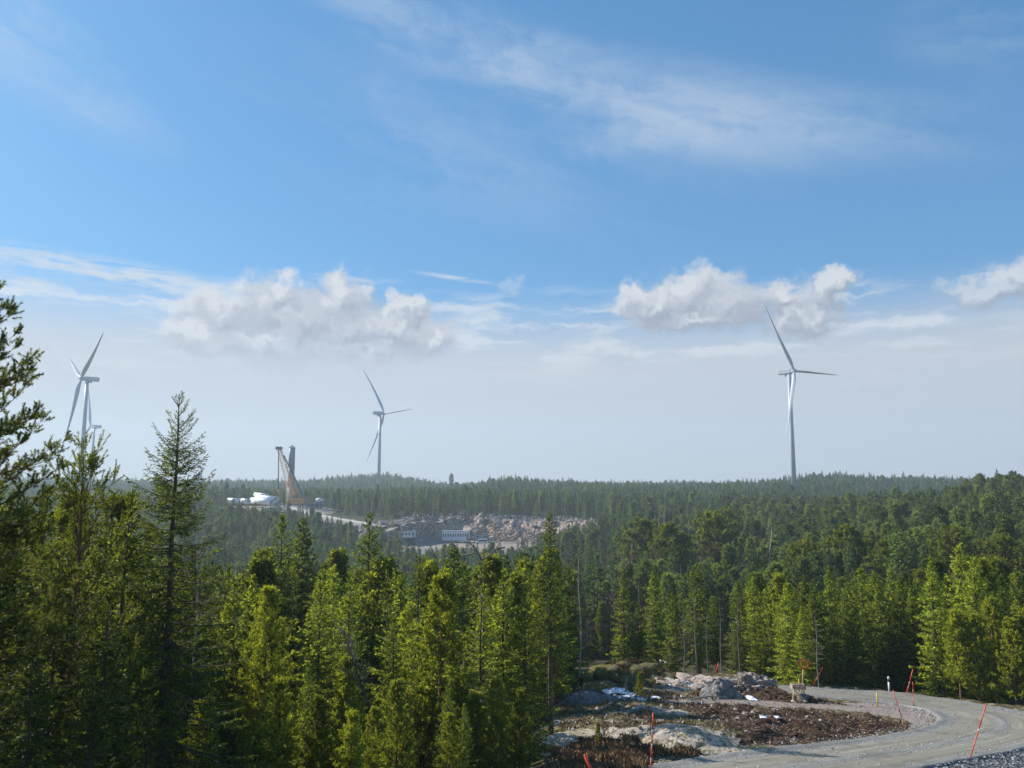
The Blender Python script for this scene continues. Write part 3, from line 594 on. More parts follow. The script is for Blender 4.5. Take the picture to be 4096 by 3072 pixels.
def bare(seed, H=9., rt=.07, h0=.3, n1=22, n2=6, n3=3, rb=1.6, up=50, barkm=None, twigm=None, lean=0., name='bare', thick=1.0, wob=.08):
    """leafless tree -> crown of twigs, trunk"""
    rg = np.random.default_rng(seed); zz = np.linspace(0, H, 14); tp = np.stack([lean * zz + wob * np.sin(zz * .9 + seed), wob * np.cos(zz * .7), zz], 1)
    tr = [(tp, rt * (1 - zz / H) ** .8 + .006)]; tw_ = []
    for i in range(n1):
        hb = H * (h0 + (1 - h0) * (i + rg.random()) / n1) * .98; f = (H - hb) / (H * (1 - h0)); L = rb * (f ** .7) * rg.uniform(.6, 1.15) + .15; az_ = rg.uniform(0, 6.3); e = R(up) + rg.normal(0, .15)
        d = np.array([math.cos(az_) * math.cos(e), math.sin(az_) * math.cos(e), math.sin(e)]); t_ = np.linspace(0, 1, 5); p0 = np.array([np.interp(hb, zz, tp[:, 0]), np.interp(hb, zz, tp[:, 1]), hb])
        p = p0 + d * (L * t_)[:, None] + np.cumsum(rg.normal(0, .04 * L, (5, 3)), 0) * t_[:, None]; tw_.append((p, np.linspace(.02, .007, 5) * thick))
        for _ in range(n2):
            s = rg.uniform(.2, .95); q0 = np.array([np.interp(s, t_, p[:, c]) for c in range(3)]); d2 = unit(d + rg.normal(0, .5, 3)); L2 = L * .45 * rg.uniform(.5, 1.1)
            q_ = q0 + d2 * (L2 * np.linspace(0, 1, 3))[:, None] + rg.normal(0, .02, (3, 3)); tw_.append((q_, np.linspace(.010, .005, 3) * thick))
            for _ in range(n3):
                s2 = rg.uniform(.3, 1); r0 = q0 + d2 * L2 * s2; d3 = unit(d2 + rg.normal(0, .6, 3)); tw_.append((np.array([r0, r0 + d3 * L2 * .5 * rg.uniform(.5, 1)]), np.array([.006, .004]) * thick))
    v, f = tubes_np(tw_, 3); crown = mesh_from(name + '_crown', v, f, [twigm or M['twig']])
    v, f = tubes_np(tr, 6); trunk = mesh_from(name + '_trunk', v, f, [barkm or M['birchbark']], smooth=True)
    return crown, trunk

NTREE = [0]
def put_tree(name, proto, x, y, H0, H, label, cat, group=None, tint=.5, bright=1.0, z=None, rot=None, wide=1.0, lean=(0, 0), sink=.05):
    cr, tr = proto; s = H / H0; z = gz(x, y) - sink if z is None else z
    r = thing(name, label, cat, (x, y, z), (lean[0], lean[1], random.uniform(0, 6.3) if rot is None else rot), group, (s * wide, s * wide, s))
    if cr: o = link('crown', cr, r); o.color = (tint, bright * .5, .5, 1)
    o = link('trunk', tr, r); NTREE[0] += 1
    return r
def tree_at(name, proto, px, topy, D, H0, label, cat, **k):
    """tree whose tip stands at a view height for its distance"""
    u = uof(px, topy); x, y = u * D, D; zt = zof(topy, D, px); g = gz(x, y)
    return put_tree(name, proto, x, y, H0, max(.6, zt - g), label, cat, **k)

random.seed(7); rg_u = np.random.default_rng(404)
PR = {}
PR['s_mid'] = [spruce(10 + i, H=10, Rb=1.75 + .17 * i, pw=.95, h0=[.05, .12, .22, .08][i], dead=[6, 14, 22, 8][i], nb=6, open_=.07, ragged=.26, tw=.14, tl=.44, leaf=.19, lw=.10, k=4, name='spruce') for i in range(4)]
PR['s_far'] = [spruce(30 + i, H=10, Rb=1.7 + .2 * i, pw=.95, h0=[.08, .16, .05][i], nb=5, dz=.42, open_=.06, tw=.22, tl=.5, leaf=.30, lw=.16, k=2, dead=4, name='spruce') for i in range(3)]
PR['s_near'] = [spruce(50 + i, H=10, Rb=1.75 + .25 * i, pw=.92, h0=[.1, .04][i], nb=6, dz=.32, tw=.11, tl=.40, leaf=.15, lw=.066, k=4, dead=16, open_=.05, name='spruce') for i in range(2)]
PR['p_mid'] = [pine(70 + i, H=8, Rb=1.15 + .15 * i, h0=[.12, .3, .2][i], nb=5, nn=10, nl=.18, nw=.065, sub=4, step=.28, dead=[4, 10, 6][i], name='pine') for i in range(3)]
PR['p_near'] = [pine(80 + i, H=8, Rb=1.5, h0=[.1, .2][i], nb=5, nn=18, nl=.13, nw=.038, sub=5, step=.22, shoot=.2, dead=8, name='pine') for i in range(2)]
PR['p_old'] = [pine(90 + i, H=11, Rb=2.3, h0=.38, nb=4, up=14, nn=11, nl=.24, nw=.085, sub=6, step=.42, shoot=.28, dead=6, shape='round', name='pine') for i in range(3)]
PR['birch'] = [bare(100 + i, H=9, h0=[.3, .25][i], rt=.06, n1=24, n2=6, n3=3, rb=1.3, up=52, name='birch') for i in range(2)]
PR['scrub'] = [bare(110 + i, H=5, h0=.08, rt=.035, n1=26, n2=8, n3=4, rb=1.5, up=48, barkm=M['twig'], name='scrub') for i in range(2)]

def beside(px, D):
    lm = [(590, 'the corner birch'), (628, 'the mossy rock dome'), (672, 'the snow patch on the ridge'), (717, 'the grey boulder'), (765, 'the pinkish ridge end'), (803, 'the round speed sign'), (823, 'the pole past the sign'),
          (852, 'the empty far curve'), (889, 'the white marker post'), (911, 'the two red poles together'), (938, 'the tightest bend'), (985, 'the longest leaning pole'), (1040, 'the road end of the bend')]
    return min(lm, key=lambda a: abs(a[0] - px))[1]
def lm_center(px):
    lm = [(8, 'under the large pine'), (45, 'under the limb tips of the large pine'), (85, 'below the candle pine'), (128, 'between the candle pine and the spire spruce'), (172, 'below the spire spruce'), (205, 'by the thin birch past the spire spruce'), (232, 'below the wrapped white section'), (252, 'below the pile of white tower sections'),
          (270, 'below the open ends of the tower sections'), (290, 'below the lattice crane'), (310, 'below the knuckle-boom crane'), (330, 'below the top of the gravel ramp'), (350, 'below the middle of the gravel ramp'), (372, 'around the tall narrow spruce tip'), (392, 'below the far-ridge turbine'), (412, 'below the low white hut'),
          (432, 'below the dark quarry wall'), (456, 'below the white site office'), (482, 'around the antlered snag'), (505, 'below the pale quarry rubble'), (527, 'below the quarry rim fence end'), (550, 'around the cone-bearing spruce'), (578, 'around the corner birch')]
    return min(lm, key=lambda a: abs(a[0] - px))[1]
def tone(ti): return 'dark green' if ti < .45 else ('mid green' if ti < .72 else 'yellow-green')
# --- single trees of the near left
T = tree_at
hero_s = spruce(3, H=13, Rb=2.7, pw=.72, h0=.05, dz=.34, nb=7, tw=.085, tl=.42, leaf=.09, lw=.030, k=8, droop=.3, dead=14, open_=.10, ragged=.28, name='hero_spruce')
T('spruce_tree', hero_s, 180, 392.5, 25, 13, 'tall dark spruce with a spire top rising clear of the skyline before the crane', 'tree', tint=.22, bright=.75, rot=.4)
hero_p = pine(5, H=10.5, Rb=1.9, h0=.12, dz=.62, nb=5, up=46, shoot=.42, nn=80, nl=.065, nw=.017, sub=2, step=.36, dead=4, name='young_pine', spread=.85)
T('pine_tree', hero_p, 85, 458, 21, 10.5, 'young pine with upright candle shoots standing in front of the pair of turbines', 'tree', tint=.45, bright=.85, rot=1.0)
big_p = pine(8, H=14, Rb=3.3, h0=.22, dz=.6, nb=7, up=20, shoot=.22, nn=70, nl=.075, nw=.012, sub=6, step=.30, spread=1.1, dead=5, shape='cone', name='large_pine')
T('pine_tree', big_p, -32, 262, 17, 14, 'large pine whose long upswept limbs reach in over the sky above the candle pine', 'tree', tint=.3, bright=.8, rot=.2)
T('spruce_tree', PR['s_near'][0], 130, 492, 24, 10, 'short spruce tip between the candle pine and the spire spruce', 'tree', tint=.45, bright=.8)
T('birch_tree', bare(33, H=12, rt=.05, h0=.45, n1=26, n2=7, n3=4, rb=1.7, up=55, name='birch', thick=.8), 203, 462, 31, 12, 'bare thin birch just behind the spire spruce with wispy twigs', 'tree')
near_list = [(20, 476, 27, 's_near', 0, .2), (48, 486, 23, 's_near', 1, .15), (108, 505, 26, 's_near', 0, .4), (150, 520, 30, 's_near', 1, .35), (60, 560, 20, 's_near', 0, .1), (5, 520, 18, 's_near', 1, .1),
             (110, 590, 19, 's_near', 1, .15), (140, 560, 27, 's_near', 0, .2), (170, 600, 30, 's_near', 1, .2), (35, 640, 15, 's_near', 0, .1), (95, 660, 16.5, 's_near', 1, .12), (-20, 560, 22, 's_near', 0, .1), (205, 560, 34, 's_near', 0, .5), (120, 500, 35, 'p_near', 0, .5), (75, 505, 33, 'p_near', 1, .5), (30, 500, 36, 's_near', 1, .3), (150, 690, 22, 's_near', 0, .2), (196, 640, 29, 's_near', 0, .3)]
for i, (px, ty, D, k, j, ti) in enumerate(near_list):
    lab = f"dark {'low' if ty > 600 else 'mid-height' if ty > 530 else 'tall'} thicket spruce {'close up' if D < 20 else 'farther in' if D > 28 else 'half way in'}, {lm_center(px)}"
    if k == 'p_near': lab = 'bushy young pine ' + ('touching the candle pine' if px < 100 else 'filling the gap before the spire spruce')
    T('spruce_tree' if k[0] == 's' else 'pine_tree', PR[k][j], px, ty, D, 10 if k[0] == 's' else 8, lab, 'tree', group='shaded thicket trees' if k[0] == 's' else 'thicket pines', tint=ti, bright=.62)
# --- single trees of the middle stand
antler = bare(61, H=13, rt=.11, h0=.1, n1=44, n2=4, n3=2, rb=1.1, up=-8, barkm=M['bark'], twigm=M['greybark'], name='snag', thick=1.5, wob=.05)
T('dead_tree', antler, 481.5, 556, 36, 13, 'dead grey-barked spruce snag with a forked antler top', 'tree', rot=0)
sn = bpy.data.objects['dead_tree']; zt_ = 13.0
for pts_ in ([(0, 0, 12.8), (-.35, 0, 13.5), (-.8, .1, 13.9), (-1.25, .1, 14.0)], [(-.35, 0, 13.5), (-.6, 0, 13.2), (-1.3, 0, 13.1)], [(0, 0, 12.8), (.45, 0, 13.1), (.9, .1, 13.5), (1.3, .1, 14.1)], [(.9, .1, 13.5), (1.5, 0, 13.6)]): MB().tube(pts_, [.06, .05, .04, .02][:len(pts_)], 6).build('antler_branch', M['greybark'], sn, True)
cone_s = spruce(62, H=13, Rb=1.35, h0=.42, dz=.36, nb=6, tw=.10, tl=.40, leaf=.14, lw=.055, k=5, droop=.55, dead=26, open_=.12, ragged=.3, name='cone_spruce')
T('spruce_tree', cone_s, 549.5, 510, 38, 13, 'tall spruce with a long bare trunk and brown cones under its tip, beside the clearing', 'tree', tint=.28, bright=.75)
T('spruce_tree', PR['s_near'][0], 370, 509, 52, 10, 'tall narrow spruce tip standing above the stand below the quarry road', 'tree', tint=.45, bright=.8)
T('spruce_tree', PR['s_near'][1], 283, 513, 60, 10, 'slim dark spruce tip standing above the stand below the crane pad', 'tree', tint=.5, bright=.85)
T('spruce_tree', PR['s_mid'][2], 303.5, 516, 66, 10, 'slim spruce tip next to the one below the crane pad', 'tree', tint=.35, bright=.7)
T('dead_tree', bare(63, H=8.5, rt=.08, h0=.35, n1=16, n2=3, n3=2, rb=.9, up=0, barkm=M['bark'], twigm=M['greybark'], name='snag', thick=1.3, lean=.04), 457, 618, 37, 8.5, 'thin dead stem with short stubs next to the antler-topped snag', 'tree')
T('spruce_tree', spruce(64, H=10, Rb=.8, h0=.5, dz=.36, nb=5, tw=.11, tl=.34, leaf=.12, lw=.035, k=5, dead=22, name='thin_spruce'), 414, 548, 38, 10, 'thin spruce with a long dark bare stem in the middle of the stand', 'tree', tint=.5, bright=.75, lean=(0, .03), rot=0)
ln = bare(65, H=6.5, rt=.07, h0=.5, n1=16, n2=7, n3=4, rb=1.1, up=60, barkm=M['bark'], twigm=M['greybark'], name='snag', thick=1.0)
p_ = at(399, 735, 33); r_ = put_tree('dead_tree', ln, p_.x, p_.y, 6.5, 6.3, 'leaning dead trunk tilted over among the green spruces', 'tree', rot=0, lean=(0, -.42), z=p_.z - 1.4)
brt = pine(66, H=11, Rb=2.0, h0=.25, dz=.42, nb=6, up=36, nn=18, nl=.12, nw=.032, sub=5, step=.22, dead=10, name='bright_pine')
T('pine_tree', brt, 268, 592, 36, 11, 'bright yellow-green young pine with a pale trunk, lit in front of the stand', 'tree', tint=.95, bright=1.05, rot=2.)
T('pine_tree', PR['p_near'][0], 352, 712, 26.5, 8, 'small bright pine bush low in the gap of the stand', 'tree', tint=.95, bright=1.15)
T('pine_tree', PR['p_near'][1], 450, 716, 28, 8, 'low green pine at the foot of the antler-topped snag', 'tree', tint=.7, bright=1.0)
T('pine_tree', PR['p_near'][0], 520, 690, 32, 8, 'low pine between the snag and the cone-bearing spruce', 'tree', tint=.5, bright=.85)
T('birch_tree', bare(67, H=11, rt=.085, h0=.22, n1=34, n2=6, n3=4, rb=1.5, up=56, name='birch', thick=.9), 579, 549, 63, 11, 'white-trunked bare birch standing at the corner of the clearing', 'tree')
T('pine_tree', PR['p_mid'][0], 598, 722, 35.5, 8, 'tiny pine sapling growing on the pale bedrock', 'sapling', tint=.8, bright=1.1)
T('pine_tree', PR['p_mid'][1], 640, 672, 46, 8, 'waist-high sapling on the side of the mossy dome', 'sapling', tint=.8, bright=.8)
# --- right belt, hand placed
belt = [(623, 570, 62, 's', 0, .55, .9), (653.7, 566, 60, 's', 1, .7, .95), (638, 600, 57, 's', 3, .4, .8), (695.9, 562, 60, 's', 2, .45, .85), (672, 590, 57, 's', 0, .6, .85), (738, 580, 61, 's', 0, .5, .85), (715, 600, 58, 's', 2, .4, .8),
        (753, 575, 63, 's', 3, .85, 1.0), (786, 581, 58, 's', 3, .95, 1.1), (801, 606, 56.5, 's', 0, 1., 1.1), (828, 566, 62, 's', 0, .75, 1.), (812, 590, 60, 's', 1, .6, .9), (860.7, 565, 64, 's', 3, .8, 1.), (845, 592, 60, 's', 2, .5, .8), (878, 579, 60, 's', 1, .7, .95),
        (900, 574, 64, 's', 0, .55, .9), (893, 600, 59, 's', 2, .3, .7), (912, 590, 60, 's', 1, .3, .75), (930, 556, 55.5, 's', 0, .85, 1.15), (944, 590, 58, 's', 1, .6, .9), (958.5, 542, 57, 's', 2, 1., 1.1), (972.5, 553, 55, 's', 3, 1., 1.15), (985, 578, 58, 's', 0, .5, .85), (1000, 586, 60, 's', 1, .6, .9), (1016, 566, 62, 's', 0, .7, .9),
        (955, 612, 52.5, 'p', 1, 1., 1.05), (974, 618, 52, 'p', 2, .95, 1.0), (990, 600, 52.5, 'p', 1, .9, .95), (1010, 622, 50.5, 'p', 2, 1., 1.0), (1024, 610, 52, 'p', 1, .95, .95), (1040, 590, 50, 'p', 1, .9, .95), (1060, 570, 52, 's', 1, .7, .9), (770, 612, 56, 's', 1, .5, .8), (735, 622, 56, 's', 2, .5, .75), (700, 628, 56, 's', 2, .65, .8), (865, 612, 57, 's', 0, .35, .7), (832, 610, 57, 's', 3, .35, .75)]
for (px, ty, D, k, j, ti, br) in belt:
    nm = 'spruce_tree' if k == 's' else 'pine_tree'; dd = D + (7 if 600 < px < 775 else 0)
    T(nm, PR['s_mid' if k == 's' else 'p_mid'][j], px, ty, dd, 10 if k == 's' else 8, f"{'tall' if ty < 575 else 'shorter'} {tone(ti)} {'spruce' if k == 's' else 'pine with pale stem'} behind {beside(px, D)}", 'tree', group='trees lining the far side of the road', tint=ti, bright=br)

stick = bare(140, H=9, rt=.075, h0=.3, n1=20, n2=3, n3=2, rb=.9, up=5, barkm=M['greybark'], twigm=M['greybark'], name='stick', thick=1.2)
for i, (px, ty, D) in enumerate([(683, 606, 60), (694, 585, 61.5), (719, 596, 60.5), (706, 612, 62), (737, 600, 61), (815, 612, 54.5)]):
    T('dead_tree', stick, px, ty, D, 9, ['bare pale stem at the stand edge behind the snow streak', 'tallest bare pale stem behind the pinkish ridge', 'bare pale stem right behind the peaked boulder', 'thin bare stem between two taller pale ones behind the ridge', 'bare pale stem behind the short red pole', 'dead grey stem behind the pole past the sign'][i], 'tree', group='dead stems along the stand edge')
for i in range(46):
    px = float(rg_u.uniform(205, 522)); D = float(rg_u.uniform(27, 43)); x_ = uof(px) * D
    if px > 470 and D > 35: continue
    H_ = float(rg_u.uniform(2.6, 5.0)); pr_ = PR['p_near'][i % 2] if i % 3 else PR['s_near'][1]
    put_tree('pine_tree' if i % 3 else 'spruce_tree', pr_, x_, D, 8 if i % 3 else 10, H_, f"{'knee' if H_ < 3 else 'shoulder' if H_ < 4 else 'head'}-high {'pine' if i % 3 else 'spruce'}, {'very front' if D < 31 else 'front row' if D < 36 else 'just behind the front'}, {lm_center(px)}", 'tree', group='low understorey conifers', tint=float(rg_u.uniform(.45, 1)), bright=float(rg_u.uniform(.85, 1.15)))
# --- random fill of the stands (individual trees)
rg = np.random.default_rng(99); pts = []
def ok_place(x, y):
    if inside(CLEAR, np.array([x]), np.array([y]))[0]: return False
    if y < 75 and x > 6 and (inside(ROAD, np.array([x]), np.array([y]))[0] or sdist(ROAD, np.array([x]), np.array([y]))[0] < 1.6): return False
    return True
cand = []
for D in np.arange(30, 128, 2.7):
    for x in np.arange(-.80 * D, .80 * D, 2.7 if D < 75 else 3.1):
        cand.append((x + rg.uniform(-1.1, 1.1), D + rg.uniform(-1.1, 1.1)))
cand.sort(key=lambda c_: c_[1])
occ = np.full(1100, 800.0)      # lowest open view row per column, to leave out what nothing shows
n_ind = {'s': 0, 'p': 0}
topx = [-40, 150, 200, 240, 300, 345, 400, 470, 520, 580, 620, 700, 800, 900, 1024, 1100]; topv = [500, 505, 540, 548, 538, 545, 545, 545, 548, 556, 566, 570, 572, 566, 560, 560]
for (x, y) in cand:
    u = x / y; px = 512 + u * 773 * 1.01
    if px < -25 or px > 1050 or not ok_place(x, y): continue
    if y < (64 if px < 775 else 58) and px > 600: continue
    g = gz(x, y); H = rg.normal(9.8, 1.5) if y > 45 else rg.normal(8.5, 1.6)
    H = float(np.clip(H, 5.5, 13)); ty = 482 - 773 * (g + H) / y
    cap = np.interp(px, topx, topv) + rg.uniform(-3, 16) + (12 if y < 50 else 0)
    if ty < cap: H = float((482 - cap) * y / 773 - g); ty = cap
    if H < 3.2: continue
    if any(abs(px - a) < w_ and y < b_ for a, b_, w_ in ((481, 38, 20), (549, 39, 18), (414, 39, 13), (459, 38, 12), (266, 37, 26), (385, 35, 24), (352, 33, 22), (370, 52, 9), (283, 60, 8), (303, 66, 8), (578, 62, 12), (768, 110, 5))): continue
    if 470 < px < 570 and 36 < y < 52 and rg.random() < .45: continue
    i0, i1 = max(0, int(px - 8)), min(1099, int(px + 9))
    if i1 <= i0: continue
    if ty > np.median(occ[i0:i1]) + 4: continue
    wpx = max(2, int(H * .09 * 773 / y)); a0, a1 = max(0, int(px - wpx)), min(1099, int(px + wpx + 1))
    occ[a0:a1] = np.minimum(occ[a0:a1], ty + (H * .30) * 773 / y)
    isp = rg.random() < (.17 if px < 560 else .10)
    if n_ind['p' if isp else 's'] > 235: continue
    n_ind['p' if isp else 's'] += 1
    ti = float(np.clip(rg.beta(2.2, 1.5) + (.12 if 210 < px < 560 else 0), 0, 1)); ti = ti if px > 205 else ti * .5
    br = float(rg.uniform(.75, 1.1)); 
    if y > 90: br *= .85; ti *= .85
    where = lm_center(px) if px < 590 else 'behind ' + beside(px, y)
    rowt = 'front row' if y < 40 else 'second row' if y < 50 else 'third row' if y < 60 else 'middle rows' if y < 76 else 'back rows' if y < 98 else 'rearmost rows'
    size = 'tall' if H > 10.3 else ('mid-sized' if H > 8.2 else 'small')
    if isp: pr = PR['p_near' if y < 42 else 'p_mid']; H0 = 8
    else: pr = PR['s_near' if y < 40 else ('s_mid' if y < 75 else 's_far')]; H0 = 10
    put_tree('pine_tree' if isp else 'spruce_tree', pr[rg.integers(len(pr))], x, y, H0, H, f"{size} {tone(ti)} {'pine' if isp else 'spruce'}, {rowt}, {where}", 'tree', group='dense stand of young conifers', tint=ti, bright=br, wide=float(rg.uniform(.85, 1.15)))
print('individual trees', NTREE, n_ind)

# --- trees on the right hill that can be told apart
def hill(name, proto, px, ty, D, H0, label, **k): return tree_at(name, proto, px, ty, D, H0, label, 'tree', **k)
pale = bare(120, H=16, rt=.20, h0=.15, n1=26, n2=5, n3=2, rb=2.6, up=40, name='birch', thick=2.6, wob=.25)
hill('birch_tree', pale, 769, 515, 140, 16, 'crooked white-barked bare birch rising alone out of the hillside pines')
for i, (px, ty, D) in enumerate([(1003, 536, 118), (952, 528, 125), (847, 527, 150), (712, 512, 210), (726, 508, 260), (640, 520, 215), (889, 540, 135), (805, 541, 150), (668, 525, 190)]):
    hill('pine_tree', PR['p_old'][i % 3], px, ty, D, 11, ['flat-crowned old pine on the slope above ' + s for s in ('the road end', 'the slim yellow spruces', 'the speed sign', 'the boulder', 'the pinkish ridge', 'the moss dome', 'the marker post', 'the crooked birch', 'the ridge snow')][i], group='old pines on the hillside', tint=.45 + .05 * (i % 4), bright=.8)
for i, (px, ty, D) in enumerate([(632, 520, 210), (620, 552, 160), (640, 545, 180), (655, 515, 260), (688, 520, 240), (705, 515, 250), (735, 505, 300), (866, 495, 290), (874, 494, 300), (900, 545, 140), (870, 520, 190), (960, 500, 240), (560, 538, 210), (585, 545, 190), (600, 540, 230), (225, 540, 180), (236, 545, 170), (664, 497, 330), (790, 500, 330), (345, 493, 520), (360, 492, 530), (384, 496, 520), (410, 491, 510), (433, 492, 515), (458, 496, 515), (372, 497, 510), (397, 497, 515)]):
    hill('birch_tree', PR['birch'][i % 2], px, ty, D, 9, f"pale-stemmed bare birch {'above the quarry rim, ' + lm_center(px).replace('below', 'over') if D > 400 else ('on the valley slope over ' + beside(px, D) + (' high up' if D > 230 else ' low down') if px > 590 else 'down in the valley ' + lm_center(px).replace('below', 'under'))}", group='bare birches among the conifers', wide=1.2)
for i, (px, ty, D) in enumerate([(621, 556, 120), (325, 602, 60), (540, 560, 150), (570, 556, 160), (655, 548, 180), (675, 545, 190), (700, 540, 200), (610, 548, 200), (230, 548, 200), (500, 556, 180)]):
    hill('birch_scrub', PR['scrub'][i % 2], px, ty, D, 5, 'low purple-brown leafless scrub on the valley floor over ' + (beside(px, D) if px > 590 else lm_center(px).split(' ', 1)[1]) if i > 1 else ('rusty pink leafless bush below the valley conifers' if i == 0 else 'grey leafless bush top among the sunlit spruces'), group='leafless scrub in the valley' if i > 1 else None, wide=1.3)

# --- far forest: one object nobody could count
KIT = bpy.data.collections.new('tree_kit')
def far_tree(nm, fn):
    cr, tr = fn; 
    bm = bmesh.new(); bm.from_mesh(cr); nfa = len(bm.faces); bm.from_mesh(tr); bm.faces.ensure_lookup_table()
    for i_, f_ in enumerate(bm.faces): f_.material_index = 0 if i_ < nfa else 1
    me_ = bpy.data.meshes.new(nm); bm.to_mesh(me_); bm.free(); me_.materials.append(cr.materials[0]); me_.materials.append(tr.materials[0])
    o = bpy.data.objects.new(nm, me_); KIT.objects.link(o)
FL = M['farleaf']; FP = M['farpine']
for i in range(4): far_tree('a%d_spruce' % i, spruce(200 + i, H=12, Rb=1.6 + .2 * i, h0=.06, dz=.6, nb=5, tw=.4, tl=.7, leaf=.5, lw=.24, k=1, leafmat=FL, ragged=.25, name='far'))
for i in range(3): far_tree('b%d_pine' % i, pine(210 + i, H=11, Rb=[1.5, 2.1, 1.7][i], h0=.25, dz=.7, nb=5, up=[34, 20, 30][i], nn=9, nl=.34, nw=.12, sub=3, step=.55, shoot=.35, shape=['cone', 'round', 'cone'][i], leafmat=FP, name='far'))
for i in range(2): far_tree('c%d_birch' % i, bare(220 + i, H=10, rt=.09, h0=.3, n1=14, n2=4, n3=1, rb=1.4, up=52, name='far', thick=2.2))
fx, fy = [], []
for D0, D1, sp in [(128, 260, 3.9), (260, 460, 4.6), (460, 900, 6.0), (900, 2200, 10.0)]:
    for D in np.arange(D0, D1, sp):
        n = int(1.75 * D / sp) ; xs = np.linspace(-.9 * D, .85 * D, n) + rg.uniform(-.5, .5, n) * sp; fx.append(xs); fy.append(D + rg.uniform(-.5, .5, n) * sp)
fx = np.concatenate(fx); fy = np.concatenate(fy)
PADP = np.array([(uof(a) * d, d) for a, d in [(218, 500), (262, 478), (305, 476), (400, 420), (430, 405), (560, 405), (640, 430), (600, 480), (560, 497), (500, 507), (458, 512), (400, 500), (350, 525), (333, 555), (320, 600), (215, 605)]])
keep = ~inside(PADP, fx, fy)
fx, fy = fx[keep], fy[keep]; fz = height(fx, fy); n = len(fx)
hs_ = np.clip(rg.normal(1.0, .16, n), .6, 1.45) * np.where(fy > 900, 1.05, 1.0) * (.9 + .3 * vnoise(fx / 40, fy / 40, 8))
# leave out what no view can show: tips well under the line of nearer tips
col = np.floor((fx / fy) * 260).astype(int); order = np.argsort(fy); run = {}; vis = np.zeros(n, bool)
slope = (fz + hs_ * 11.5) / fy
for i_ in order:
    c2 = col[i_]; mx_ = run.get(c2, -1e9)
    if slope[i_] > mx_ - 6.0 / fy[i_]: vis[i_] = True
    run[c2] = max(mx_, slope[i_] - 2.0 / fy[i_])
fx, fy, fz, hs_ = fx[vis], fy[vis], fz[vis], hs_[vis]; n = len(fx); print('far trees', n)
rr = rg.random(n); nzv = vnoise(fx / 28, fy / 28, 66); pxs = 512 + fx / fy * 773
hillp = (pxs > 640) & (fy < 420)
kind = np.where(rr < np.where(hillp, .55 + .3 * (nzv - .5), .22), rg.integers(4, 7, n), rg.integers(0, 4, n))
bir = (rg.random(n) < np.where((pxs > 560) & (pxs < 760) & (fy < 330), .28, np.where((pxs > 320) & (pxs < 640) & (fy > 480) & (fy < 620), .16, .03))); kind = np.where(bir, rg.integers(7, 9, n), kind)
me = bpy.data.meshes.new('far_forest'); me.vertices.add(n); me.vertices.foreach_set('co', np.stack([fx, fy, fz - .2], 1).astype(np.float32).ravel())
me.attributes.new('idx', 'INT', 'POINT').data.foreach_set('value', kind.astype(np.int32))
me.attributes.new('rot', 'FLOAT', 'POINT').data.foreach_set('value', (rg.random(n) * 6.28).astype(np.float32))
me.attributes.new('scl', 'FLOAT', 'POINT').data.foreach_set('value', hs_.astype(np.float32))
fo = tag(link('far_forest', me), kind='stuff')
g = bpy.data.node_groups.new('forest_scatter', 'GeometryNodeTree')
g.interface.new_socket('Geometry', in_out='INPUT', socket_type='NodeSocketGeometry'); g.interface.new_socket('Geometry', in_out='OUTPUT', socket_type='NodeSocketGeometry')
gi = g.nodes.new('NodeGroupInput'); go = g.nodes.new('NodeGroupOutput')
ci = g.nodes.new('GeometryNodeCollectionInfo'); ci.inputs['Collection'].default_value = KIT; ci.inputs['Separate Children'].default_value = True; ci.inputs['Reset Children'].default_value = True
iop = g.nodes.new('GeometryNodeInstanceOnPoints'); iop.inputs['Pick Instance'].default_value = True
def na(nm, ty):
    a = g.nodes.new('GeometryNodeInputNamedAttribute'); a.data_type = ty; a.inputs['Name'].default_value = nm; return a.outputs['Attribute']
cx_ = g.nodes.new('ShaderNodeCombineXYZ'); g.links.new(na('rot', 'FLOAT'), cx_.inputs[2]); e2r = g.nodes.new('FunctionNodeEulerToRotation'); g.links.new(cx_.outputs[0], e2r.inputs[0])
g.links.new(gi.outputs[0], iop.inputs['Points']); g.links.new(ci.outputs[0], iop.inputs['Instance']); g.links.new(na('idx', 'INT'), iop.inputs['Instance Index'])
g.links.new(e2r.outputs[0], iop.inputs['Rotation']); g.links.new(na('scl', 'FLOAT'), iop.inputs['Scale']); g.links.new(iop.outputs[0], go.inputs[0])
md = fo.modifiers.new('scatter', 'NODES'); md.node_group = g

# ------------------------------------------------------------------ rocks, snow, debris
def lump(name, label, cat, px, py, rx, ry, h, mat, seed, sub=5, amp=.22, fr=.6, rot=0, sink=.25, tilt=(0, 0), ridged=False, group=None, D=None):
    bm = bmesh.new(); bmesh.ops.create_icosphere(bm, subdivisions=sub, radius=1)
    for v in bm.verts:
        p = v.co.copy(); nn_ = mnoise.fractal(Vector((p.x * rx, p.y * ry, p.z * h * 1.5)) * fr + Vector((seed * 3.1, seed, 0)), 1.0, 2.1, 5)
        if ridged: nn_ = -abs(nn_) * 1.6 + .3 + .5 * (mnoise.cell(Vector((p.x * rx, p.y * ry, p.z * h)) * fr * 1.4 + Vector((seed, 0, 0))) - .5)
        zz_ = p.z if p.z > 0 else p.z * .4
        v.co = Vector((p.x * rx, p.y * ry, zz_ * h)) * (1 + amp * nn_)
    me_ = bpy.data.meshes.new(name); bm.to_mesh(me_); bm.free(); me_.materials.append(mat)
    me_.polygons.foreach_set('use_smooth', [not ridged] * len(me_.polygons))
    p = hit(px, py) if D is None else at(px, py, D); o = link(name, me_, None, (p.x, p.y, p.z - sink), (tilt[0], tilt[1], rot))
    return tag(o, label, cat, group)
